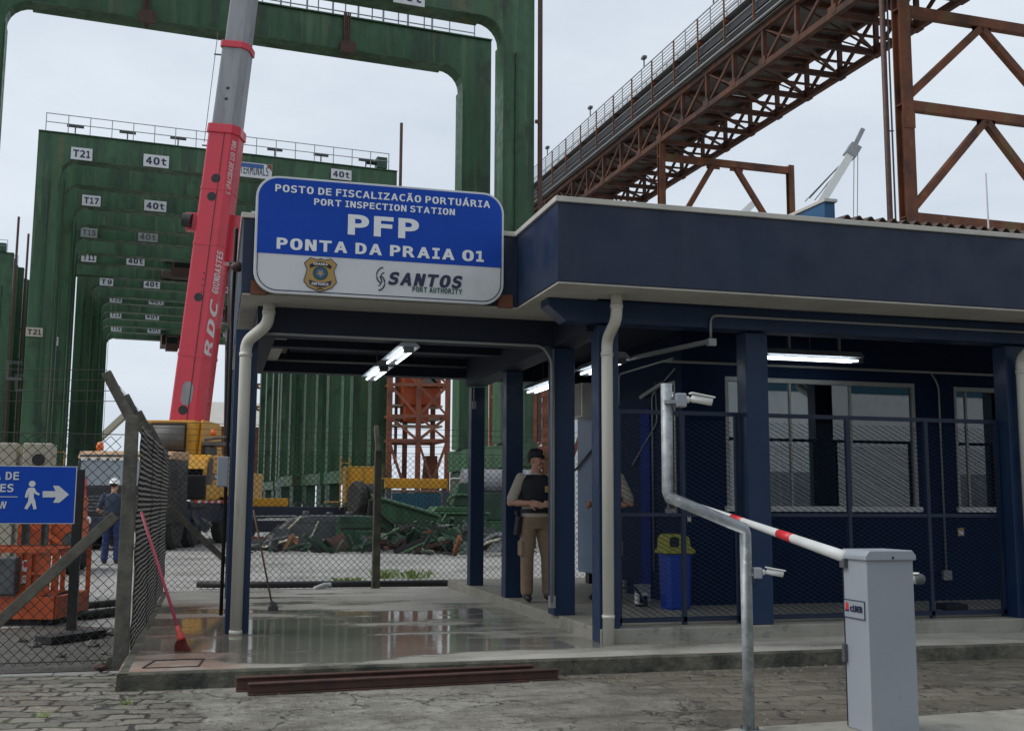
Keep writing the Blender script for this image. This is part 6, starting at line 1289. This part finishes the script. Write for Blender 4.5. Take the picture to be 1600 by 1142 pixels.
def person(label, loc, rz, J, s_=1.0, kit=None, head_rot=(0,0,0), cat='person', group=None):
    t = thing('person', label, cat, loc, rz, group); m = WM[t.name] @ Matrix.Scale(s_, 4); V = lambda k: Vector(J[k]); kit = kit or {}
    hr = Matrix.Rotation(R(head_rot[2]),4,'Z') @ Matrix.Rotation(R(head_rot[0]),4,'X') @ Matrix.Rotation(R(head_rot[1]),4,'Y')
    pel, wai, che, nk, hd_ = V('pelvis'), V('waist'), V('chest'), V('neck'), V('head')
    up_n = (nk-che).normalized()
    def torso(mb, g, z0=None, top=True):
        rs = [(pel-Vector((0,0,.10)), .145+g,.105+g), (pel, .165+g,.118+g), (wai, .150+g,.110+g), (wai.lerp(che,.55), .160+g,.118+g), (che, .172+g,.122+g), (che.lerp(nk,.55), .165+g,.098+g), (che.lerp(nk,.85), .09+g,.07+g)]
        return rings(mb, [r_ for r_ in rs if z0 is None or r_[0].z > z0])
    b = MB(); torso(b, -.006); limb(b, [che.lerp(nk,.75), nk, hd_-Vector((0,0,.06))], [.062,.056,.054]); head(b, hd_, hr)
    for a in 'LR':
        sgn = 1 if a == 'L' else -1
        limb(b, [V('sh'+a), V('sh'+a).lerp(V('el'+a),.5), V('el'+a), V('el'+a).lerp(V('wr'+a),.35), V('wr'+a)], [.052,.047,.040,.041,.027])
        hand(b, V('wr'+a), V('hd'+a)-V('wr'+a), J.get('pn'+a, (0,1,0)), sgn if a == 'L' else -sgn*-1, J.get('curl', .5))
        limb(b, [V('hip'+a), V('hip'+a).lerp(V('kn'+a),.5), V('kn'+a), V('kn'+a).lerp(V('an'+a),.35), V('an'+a)], [.085,.072,.054,.056,.038])
        b.ball(V('an'+a).lerp(V('to'+a),.35), .030, 8, (.9,1.5,.7))
    remesh(b, 'body', 'skin', t, .0072*s_, m, 3, .4)
    sh = MB(); torso(sh, .012, pel.z-.02)
    for a in 'LR':
        cut = kit.get('sleeve', .82); limb(sh, [V('sh'+a), V('sh'+a).lerp(V('el'+a), .5*cut), V('sh'+a).lerp(V('el'+a), cut)], [.068,.066,.064])
    sh.tube([che.lerp(nk,.7), nk-up_n*.01], [.085,.066], 14); remesh(sh, 'shirt', kit.get('shirt','shirt'), t, .011*s_, m, 5)
    if kit.get('vest'):
        v_ = MB(); torso(v_, .030, wai.z-.10); remesh(v_, 'vest', kit['vest'], t, .011*s_, m, 5)
        MB().obox(che+Vector((.075,-.160,-.02)), (.06,.012,.075)).xf(m).build('badge', M['gold'], t, bevel=.01); MB().obox(wai+Vector((-.05,-.150,.02)), (.11,.03,.10)).obox(wai+Vector((.09,-.145,.02)), (.09,.03,.10)).xf(m).build('pouch', M['vest'], t, bevel=.012)
    tr_ = MB(); rings(tr_, [(pel-Vector((0,0,.12)), .155,.118), (pel, .178,.130), (pel.lerp(wai,.6), .166,.124)])
    for a in 'LR': limb(tr_, [V('hip'+a), V('hip'+a).lerp(V('kn'+a),.5), V('kn'+a), V('kn'+a).lerp(V('an'+a),.4), V('kn'+a).lerp(V('an'+a),.97)], [.100,.092,.077,.077,.073])
    for a in 'LR':
        if kit.get('pocket'): p_ = V('hip'+a).lerp(V('kn'+a),.72); tr_.obox(p_+Vector((.085*(1 if a == 'L' else -1),0,0)), (.035,.13,.17))
    remesh(tr_, 'trousers', kit.get('trousers','khaki'), t, .011*s_, m, 5)
    bt = MB(); rings(bt, [(pel.lerp(wai,.42), .180,.134), (pel.lerp(wai,.75), .176,.132)]); bt.xf(m).build('belt', M['vest'], t)
    for a in 'LR':
        an, to = V('an'+a), V('to'+a); bo2 = MB(); d = (to-an); d.z = 0; d.normalize(); zf = min(an.z, to.z) - .07
        limb(bo2, [an+Vector((0,0,.10)), an+Vector((0,0,.0))], [.054,.052]); limb(bo2, [an-d*.03+Vector((0,0,-.045)), an+d*.07+Vector((0,0,-.05)), an+d*.17+Vector((0,0,-.056))], [.042,.044,.036])
        remesh(bo2, 'boot', 'boot', t, .009*s_, m, 4)
    hm = m @ Matrix.Translation(hd_) @ hr
    hk = kit.get('hat')
    if hk == 'cap':
        prof = [(.100,.035),(.103,.06),(.098,.095),(.075,.125),(.035,.142),(.002,.146)]; cp_ = MB().lathe(prof, n=24); cp_.v = [Vector((v.x*.84, v.y*1.0+.008, v.z)) for v in cp_.v]; cp_.xf(hm).build('cap', M['vest'], t, smooth=True)
        vz = MB()
        pts = [(.075*math.cos(R(a_)), -.085 - .085*math.sin(R(a_))) for a_ in range(0,181,15)]
        vz.prism(pts, 'z', .040, .047); vz.v = [Vector((v.x, v.y, v.z - abs(v.x)**2*2.2 - .12*max(0,-v.y-.085))) for v in vz.v]; vz.xf(hm).build('visor', M['vest'], t, bevel=.002)
        MB().obox((0,-.103,.085), (.05,.012,.04)).xf(hm).build('emblem', M['gold'], t, bevel=.004)
    elif hk == 'helmet':
        prof = [(.122,.03),(.120,.036),(.112,.04),(.108,.085),(.088,.125),(.05,.150),(.002,.158)]; h_ = MB().lathe(prof, n=24); h_.v = [Vector((v.x*.92, v.y*1.08, v.z)) for v in h_.v]; h_.tube([(0,-.11,.08),(0,-.06,.145),(0,.0,.162),(0,.06,.145),(0,.11,.08)], .012, 8); h_.xf(hm).build('helmet', M['helmet'], t, smooth=True)
    hb = MB().ball((0,.022,.040), .103, 12, (.82,.92,1.02)); hb.v = [v for v in hb.v]; hb.v = [Vector((v.x, max(v.y, -.045 + max(0,(.06-v.z))*1.2), max(v.z, -.035))) for v in hb.v]; hb.xf(hm).build('hair', M['hair'], t, smooth=True)
    ey = MB()
    for q in (-1,1): ey.ball((q*.033,-.0885,.026), .0085, 6, (1.3,.5,.7)); ey.tube([(q*.016,-.096,.046),(q*.05,-.086,.046)], .004, 5)
    ey.xf(hm).build('eyes', M['hair'], t)
    if kit.get('holster'): MB().obox(V('hipR')+Vector((-.13,.0,-.03)), (.05,.11,.22), Matrix.Rotation(R(8),3,'Y')).obox(V('hipR')+Vector((-.13,.03,.11)), (.035,.10,.05), Matrix.Rotation(R(25),3,'X')).xf(m).build('holster', M['vest'], t, bevel=.01)
    return t
STAND = dict(pelvis=(0,0,.95), waist=(0,-.005,1.10), chest=(0,-.012,1.31), neck=(0,.0,1.485), head=(0,-.02,1.625), shL=(.185,0,1.415), shR=(-.185,0,1.415), elL=(.255,.05,1.14), elR=(-.255,.05,1.14), wrL=(.24,-.06,.90), wrR=(-.24,-.06,.90), hdL=(.235,-.10,.80), hdR=(-.235,-.10,.80), pnL=(-1,-.2,0), pnR=(1,-.2,0),
  hipL=(.092,0,.90), hipR=(-.092,0,.90), knL=(.115,-.025,.50), knR=(-.115,-.025,.50), anL=(.125,.015,.105), anR=(-.125,.015,.105), toL=(.14,-.16,.03), toR=(-.14,-.16,.03))
g1 = atz(843, 939, ZP)
J = dict(STAND); J.update(elR=(-.30,.05,1.13), wrR=(-.135,-.175,1.13), hdR=(-.03,-.235,1.11), pnR=(.2,1,-.3), elL=(.28,.02,1.14), wrL=(.14,-.19,1.12), hdL=(.05,-.24,1.12), pnL=(0,1,0), curl=.55, anR=(-.10,.015,.105), anL=(.15,-.03,.105), knL=(.13,-.05,.50))
person('security guard in a black cap and black vest standing between two navy columns', (g1.x-.02,g1.y,ZP), R(6), J, 1.02, dict(vest='vest', hat='cap', pocket=True, holster=True), (4,0,36))
g2 = atz(957, 938, ZP)
J = dict(STAND); J.update(elR=(-.27,.10,1.12), wrR=(-.20,-.14,1.10), hdR=(-.14,-.22,1.12), pnR=(1,0,0), elL=(.28,.10,1.12), wrL=(.2,-.14,1.08), hdL=(.14,-.22,1.1), curl=.7)
person('security guard mostly hidden behind the white downpipe, partly seen through the mesh', (g2.x,g2.y,ZP), R(-75), J, 1.03, dict(vest=None, pocket=True, holster=True, hat='cap'), (0,0,0))
wk = atd(176, 880, 24.8)
J = dict(STAND); J.update(elL=(.29,.03,1.12), wrL=(.17,-.18,.99), hdL=(.09,-.26,.97), elR=(-.30,.06,1.13), wrR=(-.16,-.15,1.0), hdR=(-.08,-.2,1.0), pnL=(0,1,0), pnR=(0,1,0), curl=.8)
person('worker in a white helmet and dark blue clothes seen from behind at the truck', (wk.x,wk.y,0), R(172), J, 1.08, dict(shirt='polo', trousers='denim', hat='helmet', sleeve=.75), (6,0,-15))
